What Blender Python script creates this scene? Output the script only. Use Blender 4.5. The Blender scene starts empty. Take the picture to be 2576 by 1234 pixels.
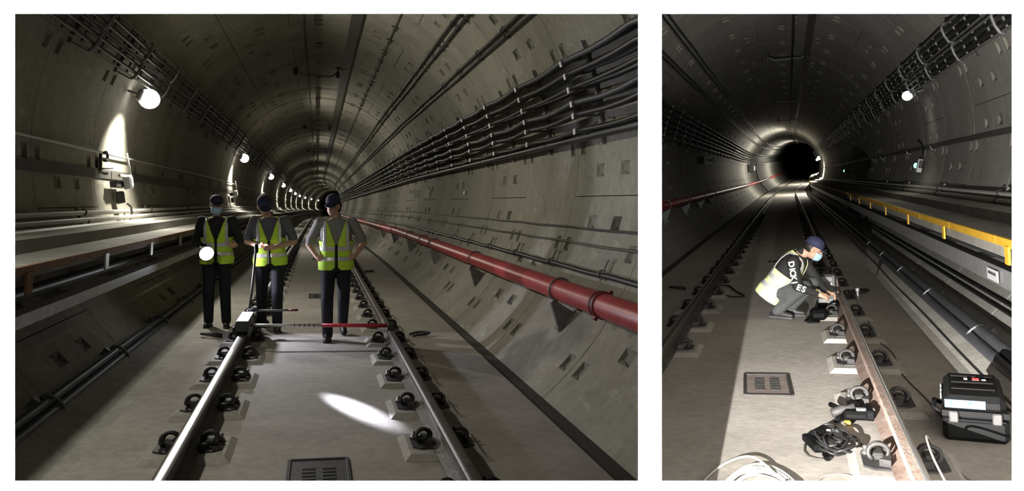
import bpy, bmesh, math, random
from mathutils import Vector as V, Matrix as M, Quaternion
random.seed(7)
SC = bpy.context.scene
COL = SC.collection
PI = math.pi

# ------------------------------------------------------------------ camera, world, exposure
CAM_Z = 1.55
FPX, CX, CY, W, H = 2000.0, 1288.0, 475.0, 2576.0, 1234.0
cd = bpy.data.cameras.new('camera')
cam = bpy.data.objects.new('camera', cd)
COL.objects.link(cam)
cam.location = (0, 0, CAM_Z)
cam.rotation_euler = (PI / 2, 0, 0)
cd.sensor_width = 36.0
cd.sensor_fit = 'HORIZONTAL'
cd.lens = FPX / W * 36.0
cd.shift_y = -(H / 2 - CY) / W          # a rise/fall lens: verticals stay upright
cd.clip_start = 0.05
cd.clip_end = 500
SC.camera = cam
wd = bpy.data.worlds.new('world')
SC.world = wd
wd.use_nodes = True
wd.node_tree.nodes['Background'].inputs[0].default_value = (0, 0, 0, 1)
wd.node_tree.nodes['Background'].inputs[1].default_value = 0.0
SC.view_settings.view_transform = 'Standard'
SC.view_settings.look = 'None'
SC.view_settings.gamma = 1
SC.view_settings.exposure = 0.0
SC.view_settings.use_curve_mapping = False
SC.cycles.max_bounces = 6
SC.cycles.diffuse_bounces = 4
SC.cycles.glossy_bounces = 3
SC.cycles.caustics_reflective = False
SC.cycles.caustics_refractive = False
SC.cycles.sample_clamp_indirect = 4.0
SC.cycles.use_denoising = True

# ------------------------------------------------------------------ light levels
P_LAMP = 250.0        # each tunnel lamp, left-hand tunnel
P_LAMP_R = 22.0       # the weak lamp in the right-hand tunnel
P_LAMP_R_FAR = 1600.0  # lamps where the right-hand tunnel bends
WORK_BEAM = [(0, .60), (1, .02), (.167, .75), (.233, 1.0), (.283, 1.0), (.383, .60), (.5, .21), (.717, .037)]   # from just above the horizon to steeply down
P_WORK = 4300.0        # unseen work lamp added on the track bed, right-hand tunnel
P_TORCH_FLOOD = 190.0  # hand lamp, wide part
P_TORCH_BEAM = 8000.0  # hand lamp, narrow beam
P_WASH = 1.0          # unseen lights added to whiten the front wall
C_LAMP = (1.0, 0.95, 0.80)
C_TORCH = (0.86, 0.86, 1.0)
C_WORK = (1.0, 0.96, 0.90)

def add_light(name, kind, loc, energy, color=(1, 1, 1), size=0.05, aim=None, angle=None, blend=0.3, sy=None, spread=None, parent=None):
    ld = bpy.data.lights.new(name, kind)
    ld.energy = energy
    ld.color = color
    o = bpy.data.objects.new(name, ld)
    COL.objects.link(o)
    o.location = loc
    if kind in ('POINT', 'SPOT'):
        ld.shadow_soft_size = size
    if kind == 'SPOT':
        ld.spot_size = angle
        ld.spot_blend = blend
    if kind == 'AREA':
        ld.shape = 'RECTANGLE'
        ld.size = size
        ld.size_y = sy
        if spread: ld.spread = spread
    if aim is not None:
        o.rotation_euler = (V(aim) - V(loc)).to_track_quat('-Z', 'Y').to_euler()
    return o

# added front wall (two openings) and the unseen lights added to whiten it
YW = 1.25
def px(p, y=YW):
    return V(((p[0] - CX) / FPX * y, y, CAM_Z + (CY - p[1]) / FPX * y))
def wash(a, b, out, wid, pw):
    a, b = px(a), px(b)
    mid = (a + b) / 2
    L = (b - a).length
    pos = mid + out
    o = add_light('added_wash_light', 'AREA', pos, pw, (1, 1, 1), L, None, None, sy=wid, spread=math.radians(14))
    z = (pos - mid).normalized()
    x = (b - a).normalized()
    y = z.cross(x).normalized()
    x = y.cross(z)
    o.rotation_euler = M((x, y, z)).transposed().to_euler()
    return o
def wall_wash(x0, x1, z0, z1, out, pw):
    # an added, unseen wash light for one side of the white wall, tilted 45 degrees, aimed away from the openings' insides
    mid = V(((x0 + x1) / 2, YW, (z0 + z1) / 2))
    pos = mid + V(out)
    L, wd = (x1 - x0, (z1 - z0) * .72) if abs(out[2]) > 0 else (z1 - z0, (x1 - x0) * .72)
    o = add_light('added_wash_light', 'AREA', pos, pw * L * wd * P_WASH, (1, 1, 1), L, sy=wd, spread=math.radians(8))
    z = (pos - mid).normalized()
    x = V((1, 0, 0)) if abs(out[2]) > 0 else V((0, 0, 1))
    y = z.cross(x).normalized()
    o.rotation_euler = M((y.cross(z), y, z)).transposed().to_euler()
OX0, OX1, OZ0, OZ1 = px((36, 0)).x, px((2547, 0)).x, px((0, 1210)).z, px((0, 33)).z
wall_wash(OX0 - 1.3, OX1 + 1.3, OZ1, OZ1 + 1.3, (0, -.9, .9), 9.5)
wall_wash(OX0 - 1.3, OX1 + 1.3, OZ0 - 1.0, OZ0, (0, -.7, -.7), 9.5)
wall_wash(OX0 - 1.3, OX0, OZ0 - .05, OZ1 + .05, (-.9, -.9, 0), 9.5)
wall_wash(OX1, OX1 + 1.3, OZ0 - .05, OZ1 + .05, (.9, -.9, 0), 9.5)
wash((1635, 1270), (1635, -40), V((-.36, -2.1, 0)), .05, 1.7 * P_WASH)  # added light that whitens the strip between the openings

# ------------------------------------------------------------------ materials
MATS = {}
def mat(name, col, rough=0.7, metal=0.0, var=0.0, vscale=6.0, col2=None, bump=0.0, bscale=60.0, emit=None, stretch=None, spec=None, thr=None):
    if name in MATS: return MATS[name]
    m = bpy.data.materials.new(name)
    m.use_nodes = True
    nt = m.node_tree
    bs = nt.nodes['Principled BSDF']
    bs.inputs['Base Color'].default_value = (*col, 1)
    bs.inputs['Roughness'].default_value = rough
    bs.inputs['Metallic'].default_value = metal
    if spec is not None: bs.inputs['Specular IOR Level'].default_value = spec
    geo = None
    if var or col2 or bump:
        geo = nt.nodes.new('ShaderNodeNewGeometry')
        src = geo.outputs['Position']
        if stretch:
            mp = nt.nodes.new('ShaderNodeMapping')
            mp.inputs['Scale'].default_value = stretch
            nt.links.new(src, mp.inputs[0])
            src = mp.outputs[0]
    if var or col2:
        n1 = nt.nodes.new('ShaderNodeTexNoise')
        n1.inputs['Scale'].default_value = vscale
        n1.inputs['Detail'].default_value = 6
        n1.inputs['Roughness'].default_value = 0.65
        nt.links.new(src, n1.inputs['Vector'])
        rp = nt.nodes.new('ShaderNodeValToRGB')
        lo, hi = thr or (0.3, 0.7)
        rp.color_ramp.elements[0].position = lo
        rp.color_ramp.elements[1].position = hi
        c2 = col2 if col2 else tuple(c * (1 - var) for c in col)
        c1 = col if col2 else tuple(min(1, c * (1 + var)) for c in col)
        rp.color_ramp.elements[0].color = (*c2, 1)
        rp.color_ramp.elements[1].color = (*c1, 1)
        nt.links.new(n1.outputs['Fac'], rp.inputs[0])
        nt.links.new(rp.outputs[0], bs.inputs['Base Color'])
    if bump:
        n2 = nt.nodes.new('ShaderNodeTexNoise')
        n2.inputs['Scale'].default_value = bscale
        n2.inputs['Detail'].default_value = 4
        nt.links.new(src, n2.inputs['Vector'])
        b = nt.nodes.new('ShaderNodeBump')
        b.inputs['Strength'].default_value = bump
        b.inputs['Distance'].default_value = 0.01
        nt.links.new(n2.outputs['Fac'], b.inputs['Height'])
        nt.links.new(b.outputs[0], bs.inputs['Normal'])
    if emit:
        bs.inputs['Emission Color'].default_value = (*emit[0], 1)
        bs.inputs['Emission Strength'].default_value = emit[1]
    MATS[name] = m
    return m

def concrete(name, base, dark, scale, streak=(1, 1, 1), chalk=None):
    """mottled cast concrete: broad tone changes, streaks along the shutter, fine grain and pin holes"""
    m = bpy.data.materials.new(name)
    m.use_nodes = True
    nt = m.node_tree
    N, Lk = nt.nodes, nt.links
    bs = N['Principled BSDF']
    bs.inputs['Roughness'].default_value = 0.82
    geo = N.new('ShaderNodeNewGeometry')
    mp = N.new('ShaderNodeMapping')
    mp.inputs['Scale'].default_value = streak
    Lk.new(geo.outputs['Position'], mp.inputs[0])
    def noise(s, d, v):
        n = N.new('ShaderNodeTexNoise')
        n.inputs['Scale'].default_value = s
        n.inputs['Detail'].default_value = d
        n.inputs['Roughness'].default_value = 0.62
        Lk.new(v, n.inputs['Vector'])
        return n.outputs['Fac']
    a = noise(scale, 6, mp.outputs[0])
    b = noise(scale * 9, 5, geo.outputs['Position'])
    r1 = N.new('ShaderNodeValToRGB')
    r1.color_ramp.elements[0].position = 0.32
    r1.color_ramp.elements[1].position = 0.68
    r1.color_ramp.elements[0].color = (*dark, 1)
    r1.color_ramp.elements[1].color = (*base, 1)
    Lk.new(a, r1.inputs[0])
    r2 = N.new('ShaderNodeValToRGB')
    r2.color_ramp.elements[0].position = 0.3
    r2.color_ramp.elements[1].position = 0.7
    r2.color_ramp.elements[0].color = (.80, .80, .80, 1)
    r2.color_ramp.elements[1].color = (1.08, 1.08, 1.08, 1)
    Lk.new(b, r2.inputs[0])
    mx = N.new('ShaderNodeMixRGB')
    mx.blend_type = 'MULTIPLY'
    mx.inputs[0].default_value = 1
    Lk.new(r1.outputs[0], mx.inputs[1])
    Lk.new(r2.outputs[0], mx.inputs[2])
    out = mx.outputs[0]
    if chalk:
        mp2 = N.new('ShaderNodeMapping')
        mp2.inputs['Scale'].default_value = chalk[1]
        Lk.new(geo.outputs['Position'], mp2.inputs[0])
        c = noise(chalk[2], 3, mp2.outputs[0])
        r3 = N.new('ShaderNodeValToRGB')
        r3.color_ramp.elements[0].position = 0.62
        r3.color_ramp.elements[1].position = 0.74
        r3.color_ramp.elements[0].color = (0, 0, 0, 1)
        r3.color_ramp.elements[1].color = (.7, .7, .7, 1)
        Lk.new(c, r3.inputs[0])
        m2 = N.new('ShaderNodeMixRGB')
        Lk.new(r3.outputs[0], m2.inputs[0])
        Lk.new(out, m2.inputs[1])
        m2.inputs[2].default_value = (*chalk[0], 1)
        out = m2.outputs[0]
    Lk.new(out, bs.inputs['Base Color'])
    bp = N.new('ShaderNodeBump')
    bp.inputs['Strength'].default_value = 0.35
    bp.inputs['Distance'].default_value = 0.006
    Lk.new(noise(scale * 14, 4, geo.outputs['Position']), bp.inputs['Height'])
    Lk.new(bp.outputs[0], bs.inputs['Normal'])
    MATS[name] = m
    return m

LINING = concrete('lining concrete', (.36, .345, .29), (.25, .24, .20), 1.1, (1, 1, .35), ((.47, .455, .40), (.9, .9, 3.5), 2.2))
LINING_R = concrete('lining concrete grey', (.33, .325, .30), (.24, .235, .215), 1.1, (1, 1, .35))
BED = concrete('bed concrete', (.43, .405, .37), (.33, .31, .28), 1.6)
BED_WARM = concrete('bed concrete warm', (.46, .43, .39), (.36, .335, .30), 1.8)
WALKC = concrete('walkway concrete', (.42, .41, .38), (.30, .29, .26), 2.5)
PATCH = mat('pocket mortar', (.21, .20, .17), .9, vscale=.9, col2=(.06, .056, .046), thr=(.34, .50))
GROUT = mat('joint grout', (.045, .043, .036), .95)
RUST = mat('rusty rail steel', (.135, .085, .063), .65, .15, vscale=9, col2=(.27, .215, .19), bump=.4, bscale=70)
RAILDARK = mat('dull rail steel', (.085, .078, .072), .55, .4, vscale=10, col2=(.04, .036, .033), bump=.3, bscale=60)
RAILMID = mat('worn rail steel', (.19, .17, .16), .5, .5, vscale=10, col2=(.10, .09, .085), bump=.3, bscale=60)
POLISH = mat('polished rail top', (.72, .71, .69), .26, .95, bump=.05, bscale=40)
IRON = mat('black cast iron', (.022, .021, .021), .65, 0.0, var=.5, vscale=20)
IRONHI = mat('worn iron', (.16, .155, .15), .4, .7)
GALV = mat('galvanised steel', (.46, .47, .48), .45, .6, var=.2, vscale=12)
GALVD = mat('dull zinc', (.20, .20, .20), .55, .4, var=.25, vscale=12)
CABLE = mat('black cable sheath', (.017, .017, .018), .42)
CABLEG = mat('grey cable sheath', (.055, .057, .065), .45, var=.2, vscale=10)
CABLED = mat('dusty cable sheath', (.085, .082, .07), .6, var=.3, vscale=14)
RED = mat('red pipe paint', (.40, .045, .05), .38, var=.18, vscale=5, bump=.06, bscale=30)
REDD = mat('dark red coupling', (.16, .025, .025), .5, var=.2, vscale=9)
YELLOW = mat('yellow edge paint', (.80, .46, .04), .55, var=.14, vscale=10)
BROWN = mat('brown timber edge', (.20, .105, .05), .75, var=.35, vscale=14)
WHITEP = mat('white plastic', (.80, .80, .80), .4)
PVC = mat('grey pvc pipe', (.50, .49, .45), .45, var=.12, vscale=6)
DARKBOX = mat('dark equipment', (.045, .045, .045), .5)
STRIPM = mat('dark strip', (.075, .073, .065), .6, var=.2, vscale=6)
NAVY = mat('navy cloth', (.010, .011, .019), .85, var=.3, vscale=30, bump=.2, bscale=200)
NAVYCAP = mat('navy cap cloth', (.016, .019, .055), .8, var=.2, vscale=30)
BLACKC = mat('black cloth', (.012, .012, .013), .85, bump=.2, bscale=200)
GREYTR = mat('charcoal trousers', (.055, .06, .062), .85, var=.25, vscale=25, bump=.2, bscale=200)
GREYSH = mat('grey shirt', (.22, .22, .215), .85, var=.2, vscale=20, bump=.2, bscale=200)
NAVYSH = mat('dark grey shirt', (.10, .10, .125), .85, var=.2, vscale=20, bump=.2, bscale=200)
HIVIS = mat('hi-vis yellow green', (.50, .78, .05), .7, var=.1, vscale=15, bump=.15, bscale=150)
HIVIS_GLARE = mat('hi-vis glare-pale yellow', (.80, .90, .42), .7, var=.1, vscale=15, bump=.15, bscale=150)  # paler copy of the vest cloth, with strong glare put into the colour
SILVER = mat('reflective silver', (.60, .60, .62), .35, .35)
SKIN = mat('skin', (.50, .30, .21), .55, var=.08, vscale=20)
HAIR = mat('black hair', (.01, .009, .008), .6)
MASKM = mat('blue face mask', (.36, .55, .70), .8)
SHOE = mat('black shoe', (.015, .015, .017), .55)
SOLE = mat('shoe sole', (.05, .05, .055), .7)
LAMPGLOW = mat('lamp diffuser', (.9, .9, .9), .4, emit=((1.0, .97, .88), 9.0))
LAMPGLOWR = mat('weak lamp diffuser', (.9, .9, .9), .4, emit=((1.0, .98, .93), 3.5))
TORCHGLOW = mat('hand lamp lens', (.9, .9, .95), .3, emit=((.93, .92, 1.0), 30.0))
GREENLED = mat('green lamp lens', (.1, .6, .4), .3, emit=((.25, 1.0, .62), 3.0))
SIGNW = mat('sign plate', (.72, .72, .74), .5)
INK = mat('dark print', (.03, .03, .04), .6)
BLUEST = mat('pale blue sticker', (.10, .21, .38), .6)
BLUEINK = mat('blue print', (.05, .16, .42), .5)
REDINK = mat('red print', (.62, .06, .06), .5)
WHITECAB = mat('white cable', (.62, .61, .57), .5)
GREYCAB = mat('beige cable', (.40, .36, .31), .5)
BLACKP = mat('black case plastic', (.0028, .003, .0033), .65, bump=.1, bscale=120, spec=.10)
WALLW = mat('white wall paint', (.90, .90, .90), .75)
LOBBY = mat('lobby floor', (.30, .30, .30), .8)
DRAINM = mat('drain iron', (.19, .155, .14), .7, 0.0, var=.35, vscale=18)
DRAING = mat('grey drain iron', (.06, .06, .058), .6, .3, var=.3, vscale=18)
RODRED = mat('red rod', (.55, .035, .06), .4)
RODW = mat('silver rod', (.62, .63, .62), .35, .4)
PLINTH = concrete('plinth concrete', (.46, .44, .40), (.36, .34, .31), 5)
DECK = concrete('deck grating concrete', (.33, .325, .30), (.20, .195, .18), 5)

# ------------------------------------------------------------------ mesh builder
class MB:
    def __init__(s):
        s.v, s.f, s.m, s.sm = [], [], [], []
    def add(s, vs, fs, mi=0, smooth=False):
        n = len(s.v)
        s.v += [V(p) for p in vs]
        s.f += [tuple(i + n for i in f) for f in fs]
        s.m += [mi] * len(fs)
        s.sm += [smooth] * len(fs)
        return s
    def box(s, c, size, rot=None, bev=None, mi=0):
        hx, hy, hz = [d / 2 for d in size]
        b = min(hx, hy, hz) * .2 if bev is None else min(bev, hx * .9, hy * .9, hz * .9)
        c = V(c)
        vs = []
        idx = {}
        for sx in (-1, 1):
            for sy in (-1, 1):
                for sz in (-1, 1):
                    for k in range(3):
                        d = [hx - b, hy - b, hz - b]
                        d[k] += b
                        idx[(sx, sy, sz, k)] = len(vs)
                        vs.append(V((sx * d[0], sy * d[1], sz * d[2])))
        fs = []
        for k in range(3):
            o = [i for i in range(3) if i != k]
            for sg in (-1, 1):
                def key(a, bb):
                    t = [0, 0, 0]
                    t[k] = sg; t[o[0]] = a; t[o[1]] = bb
                    return idx[(*t, k)]
                fs.append((key(-1, -1), key(1, -1), key(1, 1), key(-1, 1)))
        for k in range(3):  # edges along axis k
            o = [i for i in range(3) if i != k]
            for a in (-1, 1):
                for bb in (-1, 1):
                    def key(t0, face):
                        t = [0, 0, 0]
                        t[k] = t0; t[o[0]] = a; t[o[1]] = bb
                        return idx[(*t, face)]
                    fs.append((key(-1, o[0]), key(1, o[0]), key(1, o[1]), key(-1, o[1])))
        for sx in (-1, 1):
            for sy in (-1, 1):
                for sz in (-1, 1):
                    fs.append(tuple(idx[(sx, sy, sz, k)] for k in range(3)))
        if rot is not None:
            vs = [rot @ p for p in vs]
        return s.add([c + p for p in vs], fs, mi)
    def tube(s, pts, r, n=8, closed=False, caps=True, mi=0, smooth=True):
        pts = [V(p) for p in pts]
        k = len(pts)
        rr = r if isinstance(r, (list, tuple)) else [r] * k
        vs, fs = [], []
        up = None
        for i, p in enumerate(pts):
            if closed:
                t = pts[(i + 1) % k] - pts[i - 1]
            else:
                t = pts[min(i + 1, k - 1)] - pts[max(i - 1, 0)]
            t = t.normalized() if t.length > 1e-9 else V((0, 0, 1))
            if up is None:
                up = V((0, 0, 1)) if abs(t.z) < .9 else V((1, 0, 0))
            a = (up - t * up.dot(t))
            if a.length < 1e-6: a = t.orthogonal()
            a.normalize()
            up = a
            b = t.cross(a)
            for j in range(n):
                q = 2 * PI * j / n
                vs.append(p + (a * math.cos(q) + b * math.sin(q)) * rr[i])
        segs = k if closed else k - 1
        for i in range(segs):
            i2 = (i + 1) % k
            for j in range(n):
                j2 = (j + 1) % n
                fs.append((i * n + j, i * n + j2, i2 * n + j2, i2 * n + j))
        s.add(vs, fs, mi, smooth)
        if caps and not closed:
            s.add(vs[:n], [tuple(range(n))[::-1]], mi)
            s.add(vs[-n:], [tuple(range(n))], mi)
        return s
    def lathe(s, prof, n=16, mtx=None, mi=0, smooth=True):
        """prof: list of (radius, z)"""
        vs, fs = [], []
        for r, z in prof:
            for j in range(n):
                q = 2 * PI * j / n
                vs.append(V((r * math.cos(q), r * math.sin(q), z)))
        for i in range(len(prof) - 1):
            for j in range(n):
                j2 = (j + 1) % n
                fs.append((i * n + j, i * n + j2, (i + 1) * n + j2, (i + 1) * n + j))
        fs.append(tuple(range(n))[::-1])
        fs.append(tuple(range((len(prof) - 1) * n, len(prof) * n)))
        if mtx is not None: vs = [mtx @ p for p in vs]
        return s.add(vs, fs, mi, smooth)
    def prism(s, poly, h0, h1, mtx=None, mi=0):
        """poly in local xy, extruded along local z"""
        n = len(poly)
        vs = [V((p[0], p[1], h0)) for p in poly] + [V((p[0], p[1], h1)) for p in poly]
        fs = [tuple(range(n))[::-1], tuple(range(n, 2 * n))]
        fs += [(i, (i + 1) % n, n + (i + 1) % n, n + i) for i in range(n)]
        if mtx is not None: vs = [mtx @ p for p in vs]
        return s.add(vs, fs, mi)
    def ball(s, c, r, n=12, rot=None, mi=0):
        r = V(r) if not isinstance(r, (int, float)) else V((r, r, r))
        c = V(c)
        m = n // 2
        vs, fs = [], []
        for i in range(1, m):
            t = PI * i / m
            for j in range(n):
                q = 2 * PI * j / n
                p = V((r.x * math.sin(t) * math.cos(q), r.y * math.sin(t) * math.sin(q), r.z * math.cos(t)))
                vs.append(c + (rot @ p if rot else p))
        for i in range(m - 2):
            for j in range(n):
                j2 = (j + 1) % n
                fs.append((i * n + j, (i + 1) * n + j, (i + 1) * n + j2, i * n + j2))
        top, bot = len(vs), len(vs) + 1
        e = V((0, 0, r.z))
        vs += [c + (rot @ e if rot else e), c - (rot @ e if rot else e)]
        for j in range(n):
            j2 = (j + 1) % n
            fs.append((top, j, j2))
            fs.append((bot, (m - 2) * n + j2, (m - 2) * n + j))
        return s.add(vs, fs, mi, True)
    def cone(s, p0, p1, r0, r1, n=12, mi=0):
        """tapered capsule with round ends"""
        p0, p1 = V(p0), V(p1)
        d = p1 - p0
        L = d.length
        if L < 1e-6: return s.ball(p0, r0, n, mi=mi)
        q = d.to_track_quat('Z', 'Y').to_matrix()
        prof = []
        for i in range(5):
            a = -PI / 2 + PI / 2 * i / 4
            prof.append((max(1e-4, r0 * math.cos(a)), r0 * math.sin(a)))
        for i in range(5):
            a = PI / 2 * i / 4
            prof.append((max(1e-4, r1 * math.cos(a)), L + r1 * math.sin(a)))
        return s.lathe(prof, n, M.Translation(p0) @ q.to_4x4(), mi)
    def sweep(s, ringfn, svals, closed=True, caps=True, mi=0, smooth=False):
        """ringfn(s) -> list of points; joined ring to ring"""
        rings = [ringfn(q) for q in svals]
        n = len(rings[0])
        vs = [p for r in rings for p in r]
        fs = []
        for i in range(len(rings) - 1):
            for j in range(n if closed else n - 1):
                j2 = (j + 1) % n
                fs.append((i * n + j, i * n + j2, (i + 1) * n + j2, (i + 1) * n + j))
        s.add(vs, fs, mi, smooth)
        if caps and closed:
            s.add(rings[0], [tuple(range(n))[::-1]], mi)
            s.add(rings[-1], [tuple(range(n))], mi)
        return s
    def mesh(s, name, mats, clip=None):
        me = bpy.data.meshes.new(name)
        bm = bmesh.new()
        bv = [bm.verts.new(p) for p in s.v]
        for f, mi, sm in zip(s.f, s.m, s.sm):
            try:
                bf = bm.faces.new([bv[i] for i in f])
            except ValueError:
                continue
            bf.material_index = mi
            bf.smooth = sm
        bmesh.ops.remove_doubles(bm, verts=bm.verts, dist=1e-5)
        if clip:
            for co, no in clip:
                bmesh.ops.bisect_plane(bm, geom=bm.verts[:] + bm.edges[:] + bm.faces[:], plane_co=co, plane_no=no, clear_outer=True)
        bmesh.ops.recalc_face_normals(bm, faces=bm.faces)
        bm.to_mesh(me)
        bm.free()
        for m in (mats if isinstance(mats, (list, tuple)) else [mats]):
            me.materials.append(m)
        return me
    def obj(s, name, mats, parent=None, mtx=None, clip=None):
        me = s.mesh(name, mats, clip)
        if not me.vertices:
            bpy.data.meshes.remove(me)
            return None
        return link(name, me, parent, mtx)

def link(name, data, parent=None, mtx=None):
    o = bpy.data.objects.new(name, data)
    COL.objects.link(o)
    if parent is not None: o.parent = parent
    if mtx is not None: o.matrix_basis = mtx
    return o
def tag(o, label=None, cat=None, group=None, kind=None):
    if o is None: return o
    if label: o['label'] = label
    if cat: o['category'] = cat
    if group: o['group'] = group
    if kind: o['kind'] = kind
    return o
def thing(name, mtx, label, cat, group=None):
    o = link(name, None, None, mtx)
    o.empty_display_size = .1
    return tag(o, label, cat, group)
def dup(root, mtx, label=None, group=None):
    """copy a thing with its parts and sub-parts"""
    r = root.copy()
    COL.objects.link(r)
    r.matrix_basis = mtx
    if label: r['label'] = label
    if group: r['group'] = group
    for c in list(root.children):
        a = c.copy(); COL.objects.link(a); a.parent = r
        for g in list(c.children):
            b = g.copy(); COL.objects.link(b); b.parent = a
    return r
ORD = ['nearest', 'second', 'third', 'fourth', 'fifth', 'sixth', 'seventh', 'eighth', 'ninth', 'tenth']

# ------------------------------------------------------------------ the two tunnels
RIN, VC = 2.72, 1.88     # inner radius of the lining, height of its centre over the rail tops
class Tunnel:
    def __init__(s, yaw, pitch, roll, h, xc, w, offs, clip):
        cp = math.cos(pitch)
        s.D = V((math.sin(yaw) * cp, math.cos(yaw) * cp, math.sin(pitch)))
        r = s.D.cross(V((0, 0, 1))).normalized()
        u = r.cross(s.D)
        c, q = math.cos(roll), math.sin(roll)
        s.r, s.u = r * c + u * q, u * c - r * q
        s.h, s.xc, s.w, s.offs = h, xc, w, offs
        s.R3 = M((s.r, s.D, s.u)).transposed()
        s.clip = clip
    def p(s, x, v, t):
        dx, dv = s.offs(t)
        return V((0, 0, CAM_Z)) + s.D * t + s.r * (x + s.xc + dx) + s.u * (v - s.h + dv)
    def c(s, ang, rho, t):
        a = math.radians(ang)
        return s.p(rho * math.sin(a), VC + rho * math.cos(a), t)
    def mtx(s, x, v, t, rot=None):
        m = M.Translation(s.p(x, v, t)) @ s.R3.to_4x4()
        return m @ rot.to_4x4() if rot is not None else m
    def wall(s, ang, rho, t):
        """frame on the lining: local Z points to the tunnel centre, local Y along the tunnel"""
        a = math.radians(ang)
        z = V((-math.sin(a), 0, -math.cos(a)))
        y = V((0, 1, 0))
        x = y.cross(z)
        return M.Translation(s.c(ang, rho, t)) @ (s.R3 @ M((x, y, z)).transposed()).to_4x4()
    def outside(s, pts):
        return any(all((V(p) - co).dot(no) > 0 for p in pts) for co, no in s.clip)
def pxdir(x):
    d = V(((x - CX) / FPX, 1, 0))
    return V((d.y, -d.x, 0)).normalized()      # points to larger x
HEAD = (V((0, YW + .07, 0)), V((0, -1, 0)))
offL = lambda t: ((.0007 * max(0, t - 85) ** 2) if t < 400 else 0, -.0085 * max(0, t - 22))
offR = lambda t: (.00068 * max(0, t - 55) ** 2, .00030 * max(0, t - 55) ** 2)
TL = Tunnel(-.23983, -.01583, math.radians(-2.2), 1.346, .065, -1, offL, [HEAD, (V((0, 0, 0)), pxdir(1628))])
TR = Tunnel(.33422, .01637, math.radians(3.0), 1.299, -.286, 1, offR, [HEAD, (V((0, 0, 0)), -pxdir(1642))])
SEND = 170.0
def svals(a, b, step):
    n = max(1, int(round((b - a) / step)))
    return [a + (b - a) * i / n for i in range(n + 1)]
def SV(a, b=SEND):
    return svals(a, min(b, 55), 2.2) + (svals(55, b, 4.0)[1:] if b > 55 else [])

# ---- added front wall with two openings, added dividing wall, lobby floor
def margin_wall():
    m = MB()
    xs = [-3.6, None, None, None, None, 4.2]
    X = [38, 1605, 1665, 2545]
    Z = [1208, 35]
    def ring(y, k):
        f = y / YW * k
        e = 0.0 if y == YW else 1.0
        gx = [(x - CX) / FPX * y for x in X]
        gx = [gx[0] - .004 * e, gx[1] + .0035 * e, gx[2] - .0035 * e, gx[3] + .004 * e]
        gz = [CAM_Z + (CY - z) / FPX * y for z in Z]
        gz = [gz[0] - .004 * e, gz[1] + .004 * e]
        return [-3.6] + gx + [4.2], [-.25] + gz + [5.2]
    g0, z0 = ring(YW, 1)
    g1, z1 = ring(YW + .06, 1)
    vs, fs = [], []
    for (g, z, y) in ((g0, z0, YW), (g1, z1, YW + .06)):
        for zz in z:
            for xx in g: vs.append((xx, y, zz))
    def I(l, i, j): return l * 24 + j * 6 + i
    for l in (0, 1):
        for j in range(3):
            for i in range(5):
                if j == 1 and i in (1, 3): continue
                fs.append((I(l, i, j), I(l, i + 1, j), I(l, i + 1, j + 1), I(l, i, j + 1)))
    for a in (1, 3):   # splayed reveals of the two openings
        for (p, q) in (((a, 1), (a + 1, 1)), ((a + 1, 1), (a + 1, 2)), ((a + 1, 2), (a, 2)), ((a, 2), (a, 1))):
            fs.append((I(0, *p), I(0, *q), I(1, *q), I(1, *p)))
    m.add(vs, fs)
    tag(m.obj('wall_margin', WALLW), 'added white wall in place of the blank margin, with openings into two tunnels', kind='structure')  # added wall stands in for the blank margin around both views
margin_wall()
m = MB()
ya, yb = YW + .065, 15.0
def dx(p, y): return (p - CX) / FPX * y
m.prism([(dx(1612, ya), ya), (dx(1658, ya), ya), (dx(1656, yb), yb), (dx(1614, yb), yb)], -.6, 5.2)
tag(m.obj('wall_divider_added', mat('dark divider paint', (.045, .045, .045), .9, var=.2)), 'added dark wall keeping light apart between the two tunnels', kind='structure')  # added divider keeps each tunnel's lamps out of the other; dark to stay dim
m = MB()
m.box((0, -.6, -.31), (8, 3.7, .12), bev=.01)
tag(m.obj('floor_lobby', LOBBY), 'plain floor in front of the white wall', kind='structure')

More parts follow.
